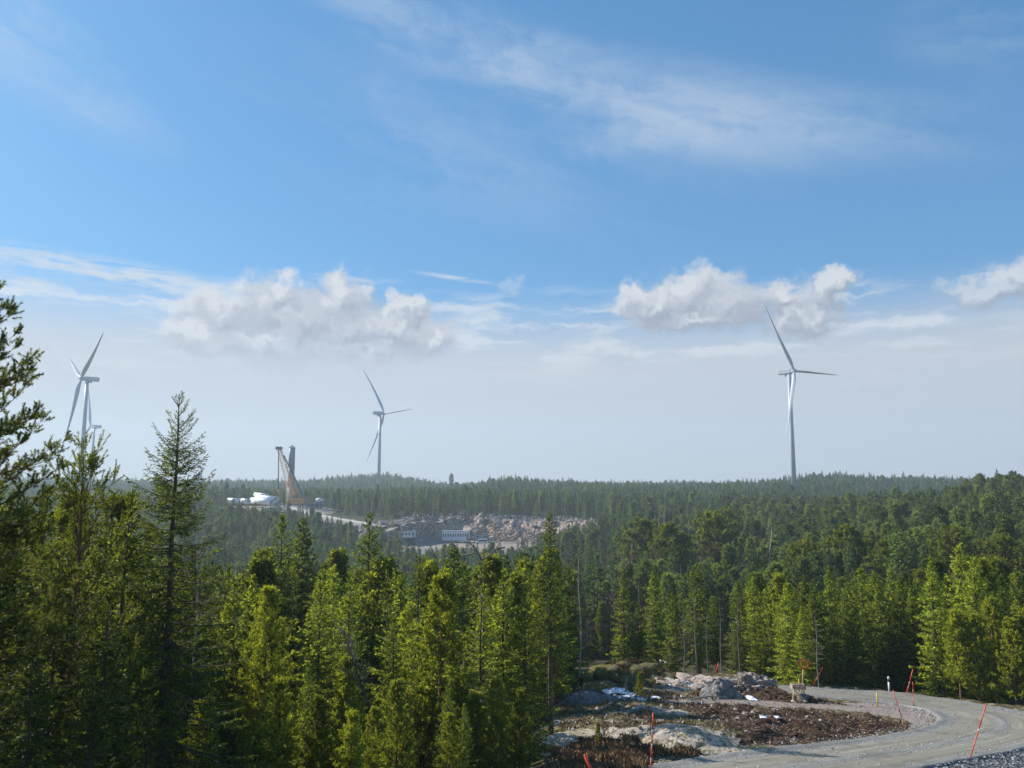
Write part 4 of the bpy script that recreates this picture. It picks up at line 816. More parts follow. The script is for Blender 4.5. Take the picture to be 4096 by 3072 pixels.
lump('rock_dome', 'mossy rock dome with yellow-green lichen and small snow spots by the stand edge', 'rock outcrop', 630, 680, 3.3, 2.6, 1.45, M['rock_moss'], 1, amp=.22, fr=.9)
lump('rock_dome', 'lower dark mossy shoulder running down from the mossy dome to the grey rock', 'rock outcrop', 604, 688, 1.9, 1.6, .6, M['rock_moss'], 12, amp=.25, fr=.9)
lump('rock_ridge', 'long low pinkish bedrock ridge behind the boulder with snow streaks', 'rock outcrop', 700, 684.5, 3.6, 1.7, .72, M['rock_pink'], 2, amp=.45, fr=1.0, rot=-.05)
lump('rock_ridge', 'blunt grey end of the pinkish ridge next to the far gravel road', 'rock outcrop', 748, 687.5, 1.9, 1.2, 1.0, M['rock_pink'], 3, amp=.5, fr=1.2, ridged=True)
lump('rock_slab', 'rounded blue-grey bedrock slab in shade below the mossy dome', 'rock outcrop', 596, 702, 1.9, 1.2, .85, M['rock_grey'], 4, amp=.25, fr=.6, tilt=(0, .12))
lump('rock_slab', 'large pale lichened bedrock slab behind the upright red and white pole', 'rock outcrop', 690, 742, 2.3, 1.7, .75, M['rock_pale'], 5, amp=.25, fr=.5, tilt=(.06, .12))
lump('rock_slab', 'flat pale bedrock shelf beside the stand with a pine sapling on it', 'rock outcrop', 590, 737, 3.0, 1.5, .42, M['rock_pale'], 6, amp=.3, fr=.5)
lump('rock_slab', 'pale rock lip along the edge of the near gravel road', 'rock outcrop', 722, 752, 1.6, .6, .35, M['rock_pale'], 7, amp=.3, fr=.7)
lump('rock_slab', 'narrow lichened rock rib between the snow and the brown debris', 'rock outcrop', 662, 713, 2.0, .6, .5, M['rock_pale'], 8, amp=.3, fr=.9, rot=-.3)
lump('rock_slab', 'dark wet slab with snow on it behind the boulder', 'rock outcrop', 668, 690, 2.1, 1.1, .35, M['rock_grey'], 14, amp=.3, fr=.9, rot=-.1)
# triangular boulder
Db = hit(722, 698).y; bp = [at(a, b_, Db + d) for a, b_, d in [(719, 674.6, .1), (712, 678, .3), (726, 676.5, .3), (697, 693.5, 0), (700, 688, .5), (703, 697, -.5), (716, 699, -.8), (729, 700, -.7), (747, 701.5, -.2), (741, 690, .3), (733, 681, .4), (748, 700, 1.2), (700, 695, 1.4), (722, 677, 1.3), (724, 686, -.45), (714, 688, -.5)]]
c0 = Vector(hit(722, 698)); bm = bmesh.new()
for p in bp: bm.verts.new(p - c0)
bmesh.ops.convex_hull(bm, input=bm.verts); bmesh.ops.triangulate(bm, faces=bm.faces); bmesh.ops.subdivide_edges(bm, edges=bm.edges, cuts=7, use_grid_fill=True)
for v in bm.verts:
    n_ = mnoise.fractal(v.co * 1.6 + Vector((5, 2, 1)), 1.0, 2.0, 5); st_ = mnoise.noise(Vector((v.co.x * 7 + v.co.z * 3, v.co.y * 2, v.co.z * 1.2))); v.co += v.co.normalized() * (.16 * n_ + .08 * st_)
me_ = bpy.data.meshes.new('boulder'); bm.to_mesh(me_); bm.free(); me_.materials.append(M['boulder'])
tag(link('boulder', me_, None, (c0.x, c0.y, c0.z - .25)), 'big grey peaked boulder with a streaked sunny face beside the gravel pad', 'boulder')
def drape(name, label, cat, P, mat, th=.10, step=.10, seed=0, jit=.5, lift=.02, kind=None):
    W = poly(P); x0, y0 = W.min(0) - .4; x1, y1 = W.max(0) + .4; xs = np.arange(x0, x1, step); ys = np.arange(y0, y1, step)
    gx, gy = np.meshgrid(xs, ys); jx_ = gx + jit * fbm(gx / .5, gy / .5, seed, 3); jy_ = gy + jit * 1.6 * fbm(gx / .5, gy / .5, seed + 9, 3)
    ins = inside(W, jx_, jy_) & (fbm(gx / .45, gy / .45, seed + 20, 3) > -.17); ed = np.clip(sdist(W, jx_, jy_) / .35, 0, 1)
    cx0, cy0 = W.mean(0); z = (height(gx.ravel(), gy.ravel()).reshape(gx.shape) if th > .03 else base_h(gx, gy) + gz(cx0, cy0) - float(base_h(cx0, cy0)) + .06) + lift + th * ed * (.7 + .6 * fbm(gx / .5, gy / .5, seed + 3)) + .02
    ids = -np.ones(gx.shape, int); cells = ins[:-1, :-1] & ins[1:, :-1] & ins[:-1, 1:] & ins[1:, 1:]
    ix = np.arange(gx.size).reshape(gx.shape); f = np.stack([ix[:-1, :-1][cells], ix[:-1, 1:][cells], ix[1:, 1:][cells], ix[1:, :-1][cells]], -1)
    if not len(f): return
    used = np.unique(f); mp_ = np.full(gx.size, -1); mp_[used] = np.arange(len(used)); f = mp_[f]
    vt = np.stack([gx.ravel()[used], gy.ravel()[used], z.ravel()[used]], 1); n_ = len(vt)
    o = link(name, mesh_from(name, vt, f, [mat], smooth=True)); so_ = o.modifiers.new('depth', 'SOLIDIFY'); so_.thickness = .03; so_.offset = -1
    tag(o, label, cat, None, kind)
S_ = [([(603, 687), (618, 686), (632, 691), (645, 697), (655, 700.4), (640, 700.6), (618, 697), (602, 692.5)], 'largest snow patch, holed and lumpy, between the blue-grey slab and the boulder'),
      ([(648, 694.5), (678, 694.5), (692, 697), (668, 698.6), (648, 698)], 'long thin strip of grey snow on the near side of the rocks'),
      ([(690, 682), (704, 683), (707, 688.5), (695, 688), (688, 686)], 'bluish snow patch close behind the boulder'), ([(668, 685.5), (684, 688), (685, 691), (672, 689)], 'narrow snow streak on the dark wet slab'),
      ([(747, 694), (752, 695.5), (759.5, 701.3), (752, 701.6), (747, 700)], 'snow tongue in the shade just past the boulder'),
      ([(751, 724.5), (757, 724.5), (758, 727), (752, 727)], 'tiny snow scrap in the brown debris, nearest the pale slab'), ([(759, 727), (766, 727), (769, 730), (761, 730)], 'flat snow scrap in the middle of the three in the debris'), ([(774, 725), (780, 725), (781, 728), (775, 728)], 'snow scrap in the debris closest to the road bend')]
for i, (P, lb) in enumerate(S_): drape('snow_patch', lb, 'snow', P, M['snow'], seed=200 + i * 7, th=.05 if i < 4 else .02, jit=.55 if i < 5 else .15, step=.10 if i < 5 else .07)
# thin spill of snow beside the dome
drape('snow_patch', 'slanting snow wedge at the foot of the mossy dome against the dark trees', 'snow', [(656, 664), (664, 663.5), (674, 667.5), (670, 669.5), (660, 668)], M['snow'], th=.2, seed=311)

def scatter(name, P, n, smin, smax, mat, seed, shape='stone', lift=0.0, flat_=1.0, dens=None, up=0.0, smooth=False, surf=None):
    rg = np.random.default_rng(seed); x0, y0 = P.min(0); x1, y1 = P.max(0); x = rg.uniform(x0, x1, n * 4); y = rg.uniform(y0, y1, n * 4)
    k = inside(P, x, y)
    if dens is not None: k &= rg.random(n * 4) < dens(x, y)
    x, y = x[k][:n], y[k][:n]; n = len(x); z = height(x, y) + lift; s = smin + (smax - smin) * rg.random(n) ** 2.5
    if surf is not None: z = z + surf(x, y)
    if shape == 'stone':
        bv = np.array([[1, 0, 0], [-1, 0, 0], [0, 1, 0], [0, -1, 0], [0, 0, 1], [0, 0, -1.]]); bf = np.array([[0, 2, 4], [2, 1, 4], [1, 3, 4], [3, 0, 4], [2, 0, 5], [1, 2, 5], [3, 1, 5], [0, 3, 5]])
        V = bv[None] * s[:, None, None] * rg.uniform(.55, 1.25, (n, 6, 1)) + rg.normal(0, .2, (n, 6, 3)) * s[:, None, None]; V[:, :, 2] *= .75
    elif shape == 'chip':
        bv = np.array([[-1, -.16, -.1], [1, -.10, -.1], [1, .12, -.1], [-1, .16, -.1], [-1, -.16, .1], [1, -.10, .1], [1, .12, .1], [-1, .16, .1]]); bf = np.array([[0, 3, 2, 1], [4, 5, 6, 7], [0, 1, 5, 4], [1, 2, 6, 5], [2, 3, 7, 6], [3, 0, 4, 7]])
        V = bv[None] * s[:, None, None] * np.array([1, 1, 1.]); t1 = rg.normal(0, .35, n); c1, s1 = np.cos(t1)[:, None], np.sin(t1)[:, None]; X_ = V[:, :, 0] * c1 - V[:, :, 2] * s1; Z_ = V[:, :, 0] * s1 + V[:, :, 2] * c1; V[:, :, 0] = X_; V[:, :, 2] = Z_
    else:   # tuft of blades
        nb = 7; base = np.repeat(np.stack([x, y, z], 1), nb, 0) + np.concatenate([rg.normal(0, .05, (n * nb, 2)), np.zeros((n * nb, 1))], 1); d = unit(rg.normal(0, .45, (n * nb, 3)) + [0, 0, 1.0])
        L = leaf_quads(base, d, np.repeat(s, nb) * rg.uniform(.6, 1.2, n * nb), np.repeat(s, nb) * .28, rg)
        return link(name, mesh_from(name, L, np.arange(len(L)).reshape(-1, 4), [mat]))
    a = rg.uniform(0, 6.3, n); ca, sa = np.cos(a)[:, None], np.sin(a)[:, None]; X_ = V[:, :, 0] * ca - V[:, :, 1] * sa; Y_ = V[:, :, 0] * sa + V[:, :, 1] * ca
    V = np.stack([X_ + x[:, None], Y_ + y[:, None], V[:, :, 2] + z[:, None]], -1); nv = V.shape[1]
    Fc = (bf[None] + (np.arange(n) * nv)[:, None, None]).reshape(-1, bf.shape[1]); return link(name, mesh_from(name, V.reshape(-1, 3), Fc, [mat]))
roadP = np.vstack([ro, ri[::-1]])
mid_ = (ro + ri) / 2
def road_dens(x, y):
    d1 = sdist(ri, x, y, False); d2 = sdist(ro, x, y, False); d3 = sdist(mid_, x, y, False)
    return np.clip(np.exp(-(d1 / .55) ** 2) + np.exp(-(d2 / .7) ** 2) * .9 + .6 * np.exp(-(d3 / .5) ** 2) * (y < 40) + .05, 0, 1)
near_road = roadP[(roadP[:, 1] < 60)]
tag(scatter('road_gravel', near_road, 15000, .018, .06, M['stone'], 1, lift=.07, dens=road_dens), kind='stuff')
tag(scatter('bank_gravel', DARK, 9000, .02, .09, M['darkstone'], 2, lift=.03, dens=lambda x, y: np.clip((44 - y) / 12, .1, 1)), kind='stuff')
edgeP = np.vstack([ri + (ri - ro) * .0, (ri + (ri - ro) * .14)[::-1]])
tag(scatter('verge_gravel', edgeP, 4200, .015, .06, M['stone'], 3, lift=.04), kind='stuff')
tag(scatter('pad_gravel', PAD, 1800, .015, .05, M['rubble'], 4, lift=.02), kind='stuff')
tag(scatter('bark_debris', SOIL2, 11000, .015, .12, M['chip'], 5, 'chip', lift=.03), kind='stuff'); tag(scatter('bark_debris', SOIL1, 2600, .02, .16, M['chip'], 6, 'chip', lift=.03), kind='stuff')
tag(scatter('wood_debris', SOIL2, 420, .02, .13, M['palechip'], 7, 'chip', lift=.05), kind='stuff')
HE = poly([(540, 800), (556, 752), (580, 742), (620, 738), (650, 742), (680, 752), (700, 756), (660, 764), (600, 790)]); HE2 = poly([(560, 700), (600, 694), (660, 700), (745, 745), (700, 756), (640, 735), (560, 735)]); HE3 = poly([(580, 690), (600, 668), (700, 684), (740, 700), (690, 702), (640, 700)])
def hd(sc_, th_, sd): return lambda x, y: np.clip((fbm(x / sc_, y / sc_, sd) - th_) * 9, 0, 1)
tag(scatter('heather', HE, 5200, .10, .34, M['heather'], 8, 'tuft', dens=hd(1.5, -.12, 3)), kind='stuff'); tag(scatter('heather', HE2, 2200, .08, .22, M['heather'], 9, 'tuft', dens=hd(1.2, .05, 4)), kind='stuff'); tag(scatter('heather', HE3, 2200, .10, .32, M['heather'], 10, 'tuft', dens=hd(1.2, -.05, 6)), kind='stuff')
tag(scatter('ground_moss', HE2, 2600, .05, .16, M['moss'], 11, 'tuft', dens=hd(1.1, .04, 8)), kind='stuff'); tag(scatter('ground_moss', HE3, 1600, .08, .28, M['moss'], 12, 'tuft', dens=hd(1.4, .0, 12)), kind='stuff'); tag(scatter('ground_moss', HE, 1200, .08, .22, M['moss'], 13, 'tuft', dens=hd(1.4, .05, 15)), kind='stuff')
dc_ = hit(630, 680)
def dome_z(x, y): r2 = ((x - dc_.x) / 3.2) ** 2 + ((y - dc_.y) / 2.5) ** 2; return dc_.z - .25 + 1.42 * np.sqrt(np.clip(1 - r2, 0, 1)) - height(x, y)
th_ = np.linspace(0, 2 * PI, 24)[:-1]; DOME = np.stack([dc_.x + 3.1 * np.cos(th_), dc_.y + 2.4 * np.sin(th_)], 1)
tag(scatter('heather', DOME, 1500, .08, .26, M['heather'], 21, 'tuft', dens=hd(1.1, .0, 31), surf=dome_z), kind='stuff'); tag(scatter('ground_moss', DOME, 1300, .05, .18, M['moss'], 22, 'tuft', dens=hd(.9, .02, 35), surf=dome_z), kind='stuff')
tag(scatter('dry_grass', HE2, 3200, .05, .18, M['drygrass'], 51, 'tuft', dens=hd(.8, -.02, 55)), kind='stuff'); tag(scatter('dry_grass', HE3, 900, .06, .2, M['drygrass'], 52, 'tuft', dens=hd(.8, .0, 57)), kind='stuff'); tag(scatter('dry_grass', SOIL2, 350, .06, .2, M['drygrass'], 53, 'tuft', lift=.05), kind='stuff')
tag(scatter('clearing_rubble', poly([(560, 735), (580, 700), (650, 700), (760, 705), (900, 722), (780, 746), (700, 752), (600, 752)]), 420, .03, .20, M['rubble'], 54, lift=.04), kind='stuff')
# stump and fallen stem in the slash
sp = hit(625.5, 693); mb = MB(); mb.tube([(0, 0, -.1), (.03, 0, .35), (.05, .02, 1.0)], [.11, .07, .05], 8); mb.tube([(.04, .0, .7), (.3, .05, 1.0)], [.03, .01], 5); mb.tube([(.03, 0, .45), (-.25, .05, .62)], [.025, .01], 5)
tag(mb.build('tree_stump', M['greybark'], loc=sp), 'thin splintered grey stump standing beside the largest snow patch', 'stump')
for i, (a, b_) in enumerate([((690, 701), (728, 700)), ((640, 684), (612, 682)), ((735, 682), (757, 679))]):
    A_, B_ = hit(*a), hit(*b_); mb = MB(); mb.tube([A_ + Vector((0, 0, .08)) - A_, (A_ + B_) / 2 + Vector((0, .1, .22)) - A_, B_ + Vector((0, 0, .15)) - A_], [.05, .04, .02], 6)
    tag(mb.build('fallen_branch', M['greybark'], loc=A_), ['thin fallen branch lying along the gravel pad before the boulder', 'fallen stem lying on the dark side of the mossy dome', 'bent dead branch lying across the ridge end'][i], 'branch')
shrub = bare(130, H=1.2, rt=.02, h0=.05, n1=14, n2=6, n3=3, rb=.6, up=50, barkm=M['twig'], name='shrub')
for i, (px, py, lb) in enumerate([(648, 716, 'small leafless shrub on the lichened rock rib'), (730, 730, 'low twiggy shrub at the edge of the pale slab and the debris'), (606, 742, 'leafless shrub in the red-brown heather patch'), (662, 700.5, 'twiggy shrub between the snow strip and the rock rib')]):
    p = hit(px, py); put_tree('leafless_shrub', shrub, p.x, p.y, 1.2, [.7, .8, 1.0, .8][i], lb, 'shrub', z=p.z - .03)

# ------------------------------------------------------------------ road furniture
M['orange'] = flat('orange_plastic', (.85, .085, .03), .45, var=.06); M['white'] = flat('white_plastic', (.78, .78, .76), .45, var=.05); M['yellow'] = flat('yellow_paint', (.80, .55, .06), .5, var=.12); M['black'] = flat('black_rubber', (.02, .02, .022), .6)
M['signred'] = flat('sign_red', (.80, .09, .02), .4, var=.05); M['signyellow'] = flat('sign_yellow', (1.0, .62, .03), .4, var=.03); M['galv'] = flat('galvanised', (.45, .45, .44), .4, .6); M['paleyellow'] = flat('pale_yellow_paint', (.74, .60, .27), .55, var=.15)
def pole(bx, by, tx_, ty_, r, label, D=None, bands=(.46,), group='red snow poles along the gravel road', base=False):
    B_ = hit(bx, by) if D is None else at(bx, by, D); T_ = at(tx_, ty_, B_.y); B_ = B_ - (T_ - B_) * .04
    t_ = thing('snow_pole', label, 'marker pole', B_, group=group); V = T_ - B_; mb = MB(); cuts = [0] + [b for z in bands for b in (z - .02, z + .02)] + [1]
    for a, b in zip(cuts[::2], cuts[1::2]): mb.tube([V * a, V * b], r, 8)
    mb.build('shaft', M['orange'], t_, True)
    for z in bands: MB().tube([V * (z - .02), V * (z + .02)], r * 1.04, 8).build('reflective_band', M['white'], t_, True)
    MB().tube([V, V + V.normalized() * .02], [r * 1.1, r * .6], 8).build('cap', M['orange'], t_, True)
    if base: o = MB().tube([V * .04 + Vector((0, 0, -.03)), V * .04 + Vector((.0, 0, .09))], [.16, .09], 10).build('foot', M['black'], t_, True)
    return t_
pole(906.1, 731.8, 893.1, 690.3, .020, 'red pole leaning toward the debris at the inner bend, its shadow across the road', bands=(.6, .3))
pole(969.5, 760.2, 986.4, 703.7, .022, 'longest red pole, leaning, standing between the bend and the dark gravel bank', bands=(.55,))
pole(650.6, 770, 653.2, 713.2, .026, 'upright red and white banded pole in front of the pale slab', bands=(.22, .46, .70))
pole(600, 788, 584.8, 755.5, .034, 'thick short red pole tilted over at the shaded stand edge', D=19.0, bands=())
pole(812.3, 687.0, 822.7, 666.9, .030, 'leaning red pole on the far road edge just past the speed sign', bands=(.7,))
pole(906.3, 694.6, 912.9, 669.6, .030, 'leaning red pole on the far edge of the bend, one of a crossing pair', bands=(.5,))
pole(913.8, 706.8, 912.7, 682, .020, 'thin upright red pole with a black foot, crossing the leaning one', bands=(.4, .7), base=True)
pole(716.2, 672, 717.9, 663.6, .035, 'short red pole tip sticking up behind the pinkish ridge', D=hit(716, 684).y + 1.5, bands=())
p = hit(877.6, 706.8); t_ = thing('marker_post', 'short yellow post standing on the inner verge before the far curve', 'post', p); MB().tube([(0, 0, -.1), (0, 0, .78)], .036, 8).build('shaft', M['yellow'], t_, True); MB().tube([(0, 0, .78), (0, 0, .80)], .040, 8).build('cap', M['yellow'], t_, True)
p = hit(889.4, 692.6); t_ = thing('marker_post', 'white roadside post with a black band and rounded top against the dark trees', 'post', p)
MB().tube([(0, 0, -.1), (0, 0, .68)], .06, 12).build('shaft', M['white'], t_, True); MB().tube([(0, 0, .68), (0, 0, .84)], .062, 12).build('black_band', M['black'], t_, True); MB().tube([(0, 0, .84), (0, 0, .95), (0, 0, 1.0), (0, 0, 1.03)], [.072, .072, .055, .015], 12).build('cap', M['white'], t_, True)
# speed sign
p = hit(801.5, 699.5); Ds = p.y; C_ = at(803.9, 663.8, Ds) - p; t_ = thing('speed_sign', 'round red-rimmed yellow speed sign reading 30 on a pole in a yellow trestle', 'road sign', p)
face = (-(C_ + p)).normalized(); face.z = 0; face.normalize(); Mx = Matrix.Translation(C_) @ face.to_track_quat('Z', 'Y').to_matrix().to_4x4()
zax = Vector((0, 0, 1)); xax = zax.cross(face).normalized(); Mx = Matrix((( *xax, 0), (*zax, 0), (*face, 0), (0, 0, 0, 1))).transposed(); Mx.translation = C_
def disc(r0, r1, z0, z1, n=40):
    mb = MB(); vs = []; 
    for k in range(n):
        a = 2 * PI * k / n
        for r_, z_ in ((r0, z0), (r1, z0), (r1, z1), (r0, z1)): vs.append((r_ * math.cos(a), r_ * math.sin(a), z_))
    fs = []
    for k in range(n):
        j = (k + 1) % n
        for q_ in range(4): fs.append((4 * k + q_, 4 * j + q_, 4 * j + (q_ + 1) % 4, 4 * k + (q_ + 1) % 4))
    return mb.add([Mx @ Vector(v) for v in vs], fs)
Rs = .325
disc(.001, Rs, -.03, 0).build('plate', M['galv'], t_); rim_ = disc(Rs * .76, Rs, .004, .014).build('red_ring', M['signred'], t_); fc_ = disc(.001, Rs * .76 - .001, .003, .009).build('yellow_face', M['signyellow'], t_)
cu = bpy.data.curves.new('numerals', 'FONT'); cu.body = '30'; cu.size = .35; cu.align_x = 'CENTER'; cu.align_y = 'CENTER'; cu.extrude = .003; cu.offset = .004
to = bpy.data.objects.new('tmp_text', cu); mt = bpy.data.meshes.new_from_object(to); bpy.data.objects.remove(to); bpy.data.curves.remove(cu); mt.materials.clear(); mt.materials.append(M['black']); mt.transform(Mx @ Matrix.Translation((0, 0, .013)) ); link('numerals', mt, fc_)
MB().tube([(C_.x * 1.0 - face.x * .06, -face.y * .06 + C_.y, C_.z + Rs * .7), (0.03, .05, .1)], .032, 8).build('post', M['paleyellow'], t_, True)
MB().tube([(-.11, .02, .45), (-.10, .02, 1.2)], .030, 8).build('sleeve', M['yellow'], t_, True)
cr_ = MB()
for z_ in (.62, .72, .84): cr_.box((-.12, -.02, z_), (.80 - .25 * (z_ - .6), .08, .07)); cr_.box((-.12, .32, z_), (.8, .06, .06))
cr_.box((-.5, .15, .72), (.07, .42, .26)); cr_.box((.24, .15, .72), (.07, .42, .26)); cr_.build('crate', M['palechip'], t_)
for (a, b_) in [((-.48, -.1, .65), (-.62, -.28, -.02)), ((-.45, -.1, .62), (.12, -.32, -.02)), ((-.42, -.05, .60), (-.12, -.3, .0)), ((.2, .1, .6), (.22, -.1, .02)), ((.22, .3, .6), (.35, .45, 0))]: MB().tube([a, b_], .030, 6).build('leg', M['paleyellow'], t_)
for q_ in ((-.62, -.28, -.02), (.12, -.32, -.02), (.35, .45, 0)): MB().box(q_, (.16, .16, .06)).build('foot', M['white'], t_)
lump('ballast_stone', 'dark ballast stone lying under the yellow trestle of the speed sign', 'stone', 804.5, 699, .36, .26, .34, M['rock_grey'], 41, sub=3, amp=.3, sink=.02, ridged=True)
lump('ballast_stone', 'pale grey ballast block held inside the trestle of the speed sign', 'stone', 800.2, 699.4, .22, .2, .42, M['boulder'], 42, sub=3, amp=.3, sink=.02, ridged=True)

# ------------------------------------------------------------------ wind turbines
M['turb'] = flat('turbine_paint', (.46, .49, .52), .45, var=.03); M['dark'] = flat('dark_grey', (.06, .065, .07), .6, var=.1)
def blade_mesh(bend=3.6, Rr=73.7, pitch=R(72)):
    st = [(1.2, 2.4, 2.4, 0), (3.5, 2.5, 2.3, 0), (8, 3.6, 1.7, .2), (14, 4.4, 1.1, .22), (22, 3.9, .85, .15), (34, 3.0, .6, .09), (48, 2.1, .42, .04), (60, 1.45, .28, .01), (69, .9, .16, 0), (72.8, .5, .09, 0), (73.7, .12, .04, 0)]
    n = 14; V = []; Fc = []
    for i, (r, c_, th, tw_) in enumerate(st):
        a0 = pitch + tw_
        for k in range(n):
            a = 2 * PI * k / n; cx_ = c_ * (.5 * math.cos(a)) + (c_ * .18 if r > 5 else 0); cy_ = th * .5 * math.sin(a) * (1 - .35 * math.cos(a) * (1 if r > 5 else 0))
            # local: X = span, Y = in rotor plane, Z = along the axis
            V.append((r, cx_ * math.cos(a0) - cy_ * math.sin(a0), cx_ * math.sin(a0) + cy_ * math.cos(a0) + bend * (r / Rr) ** 2))
    for i in range(len(st) - 1):
        for k in range(n): Fc.append((i * n + k, i * n + (k + 1) % n, (i + 1) * n + (k + 1) % n, (i + 1) * n + k))
    Fc.append(tuple(range(n - 1, -1, -1))); Fc.append(tuple((len(st) - 1) * n + k for k in range(n)))
    return mesh_from('blade', V, Fc, [M['turb']], smooth=True)

def turbine(label, px, py, D, phi, angs, bend=3.6, tilt=R(6), basez=None):
    Hb = at(px, py, D); va = math.atan2(Hb.x, Hb.y); rt = Vector((math.cos(va), -math.sin(va), 0)); tw_ = Vector((-math.sin(va), -math.cos(va), 0)); Zx = Vector((0, 0, 1))
    ph = R(phi); ax0 = tw_ * math.cos(ph) + rt * math.sin(ph); h = rt * math.cos(ph) - tw_ * math.sin(ph)
    if h.dot(rt) < 0: h = -h
    ax = ax0 * math.cos(tilt) + Zx * math.sin(tilt); u = Zx * math.cos(tilt) - ax0 * math.sin(tilt)
    tb = Hb - ax0 * 6.0; base = Vector((tb.x, tb.y, gz(tb.x, tb.y) - .5)); top = Hb.z - 2.2
    t_ = thing('wind_turbine', label, 'wind turbine', base, group='wind turbines')
    MB().tube([(0, 0, 0), (0, 0, (top - base.z) * .5), (0, 0, top - base.z)], [2.35, 2.05, 1.65], 32).build('tower', M['turb'], t_, True)
    o = Hb - base
    def boxy(c, l, wd, ht, taper=.8):
        mb = MB(); prof = [(-.5, .86), (-.44, 1), (.38, 1), (.5, taper)]; vs = []; side = ax0.cross(Zx)
        for t2, k_ in prof:
            for (a_, b_) in ((-.5, -.38), (-.38, -.5), (.38, -.5), (.5, -.38), (.5, .40), (.40, .5), (-.40, .5), (-.5, .40)): vs.append(c + ax0 * (t2 * l) + side * (a_ * wd * k_) + Zx * (b_ * ht * k_))
        fs = [(i * 8 + k, i * 8 + (k + 1) % 8, (i + 1) * 8 + (k + 1) % 8, (i + 1) * 8 + k) for i in range(3) for k in range(8)] + [tuple(range(7, -1, -1)), tuple(range(24, 32))]
        return mb.add(vs, fs)
    nac = boxy(o - ax0 * 9.8, 15.2, 4.2, 4.4).build('nacelle', M['turb'], t_)
    boxy(o - ax0 * 8.9 - Zx * 3.2, 3.2, 2.2, 2.0, 1).build('hoist_box', M['turb'], nac); boxy(o - ax0 * 16.4 + Zx * .1, 1.6, 3.6, 3.4, 1).build('cooler', M['dark'], nac)
    MB().tube([o - ax0 * 14.5 + Zx * 2.0, o - ax0 * 14.5 + Zx * 4.2], .13, 6).build('antenna', M['dark'], nac)
    hb = MB().tube([o - ax * 2.6, o - ax * 1.4, o + ax * .6, o + ax * 1.8, o + ax * 2.5], [1.9, 2.15, 2.0, 1.3, .2], 20).build('hub', M['turb'], t_, True)
    BLADE = blade_mesh(bend)
    for a in angs:
        a = R(a); sp_ = u * math.cos(a) + h * math.sin(a); z_ = ax; y_ = z_.cross(sp_)
        Mt = Matrix(((sp_.x, y_.x, z_.x, o.x), (sp_.y, y_.y, z_.y, o.y), (sp_.z, y_.z, z_.z, o.z), (0, 0, 0, 1))); b_ = link('blade', BLADE, t_); b_.matrix_local = Mt
turbine('tallest-looking wind turbine standing alone beyond the hill behind the speed sign', 794.5, 371, 742, 58, (89, 209, -31), tilt=R(8))
turbine('wind turbine on the far ridge beyond the quarry, between the crane and the lone turbine', 384, 413.6, 1035, 124, (-31, 89, 209), bend=-7, tilt=R(3))
turbine('larger of the two overlapping wind turbines, its tower rising behind the candle pine', 81.2, 378.3, 815, -76, (56, -64, 176), tilt=R(8))
turbine('smaller and farther of the two overlapping wind turbines', 90.7, 426.2, 1290, -64, (-20, 100, 220))

# ------------------------------------------------------------------ crane pad (about 560 m away)
M['cyel'] = flat('crane_yellow', (.74, .40, .11), .5, var=.12); M['corange'] = flat('crane_orange', (.62, .26, .07), .55, var=.15); M['rust'] = flat('brown_steel', (.34, .18, .10), .6, var=.2); M['teal'] = flat('teal_paint', (.07, .17, .19), .5, var=.1); M['blue'] = flat('blue_grey_paint', (.20, .28, .36), .5, var=.1)
M['steelw'] = flat('tower_white', (.74, .76, .77), .45, var=.03); M['conc'] = flat('steel_grey', (.27, .31, .36), .6, var=.06); M['glassd'] = flat('dark_glass', (.03, .04, .05), .15); M['car'] = flat('silver_paint', (.55, .60, .66), .35, .3, .03)
def G(px, D, dz=0): x = uof(px, 500) * D; return Vector((x, D, gz(x, D) + dz))
p = G(290.3, 575); topz = at(290.3, 447.6, 575).z
t_ = thing('turbine_tower', 'unfinished grey turbine tower without rotor standing behind the crane boom', 'tower', p); hT = topz - p.z
for k in range(3): MB().tube([(0, 0, hT * k / 3), (0, 0, hT * (k + 1) / 3 - .15)], [2.42 - .06 * k, 2.36 - .06 * k], 32).build('tower_ring_section', M['conc'], t_, True)
for k in range(1, 4): MB().tube([(0, 0, hT * k / 3 - .18), (0, 0, hT * k / 3 + .1)], 2.45, 32).build('flange', M['conc'], t_, True)
mb = MB(); mb.tube([(-2.0, 0, hT + .1), (0, 0, hT + 1.7)], .22, 6); mb.tube([(2.0, 0, hT + .1), (0, 0, hT + 1.7)], .22, 6); mb.tube([(0, -2, hT + .1), (0, 0, hT + 1.7)], .22, 6); mb.tube([(0, 2, hT + .1), (0, 0, hT + 1.7)], .22, 6); mb.build('lifting_frame', M['dark'], t_)
def lattice(name, A_, B_, w0, w1, rad, mat, parent, n=14, midw=None):
    A_, B_ = Vector(A_), Vector(B_); d = (B_ - A_).normalized(); s = d.cross(Vector((0, 1, 0))).normalized(); q_ = d.cross(s); mb = MB()
    W = lambda t2: (w0 + (w1 - w0) * t2) * .5
    def c(t2, i): 
        sx_, sy_ = [(1, 1), (1, -1), (-1, -1), (-1, 1)][i % 4]; return A_ + (B_ - A_) * t2 + s * sx_ * W(t2) + q_ * sy_ * W(t2)
    for i in range(4): mb.tube([c(0, i), c(1, i)], rad, 5)
    for k in range(n):
        for i in range(4):
            mb.tube([c(k / n, i), c((k + 1) / n, i + (1 if k % 2 else 0)) if k % 2 else c((k + 1) / n, i + 1)], rad * .6, 4); mb.tube([c((k + 1) / n, i), c((k + 1) / n, i + 1)], rad * .5, 4)
    return mb.build(name, mat, parent)
Dc = 562; p = G(294.5, Dc); L_ = lambda px, py, D=Dc: at(px, py, D) - p
t_ = thing('lattice_boom_crane', 'yellow crawler crane with a leaning lattice boom beside the unfinished tower', 'crane', p)
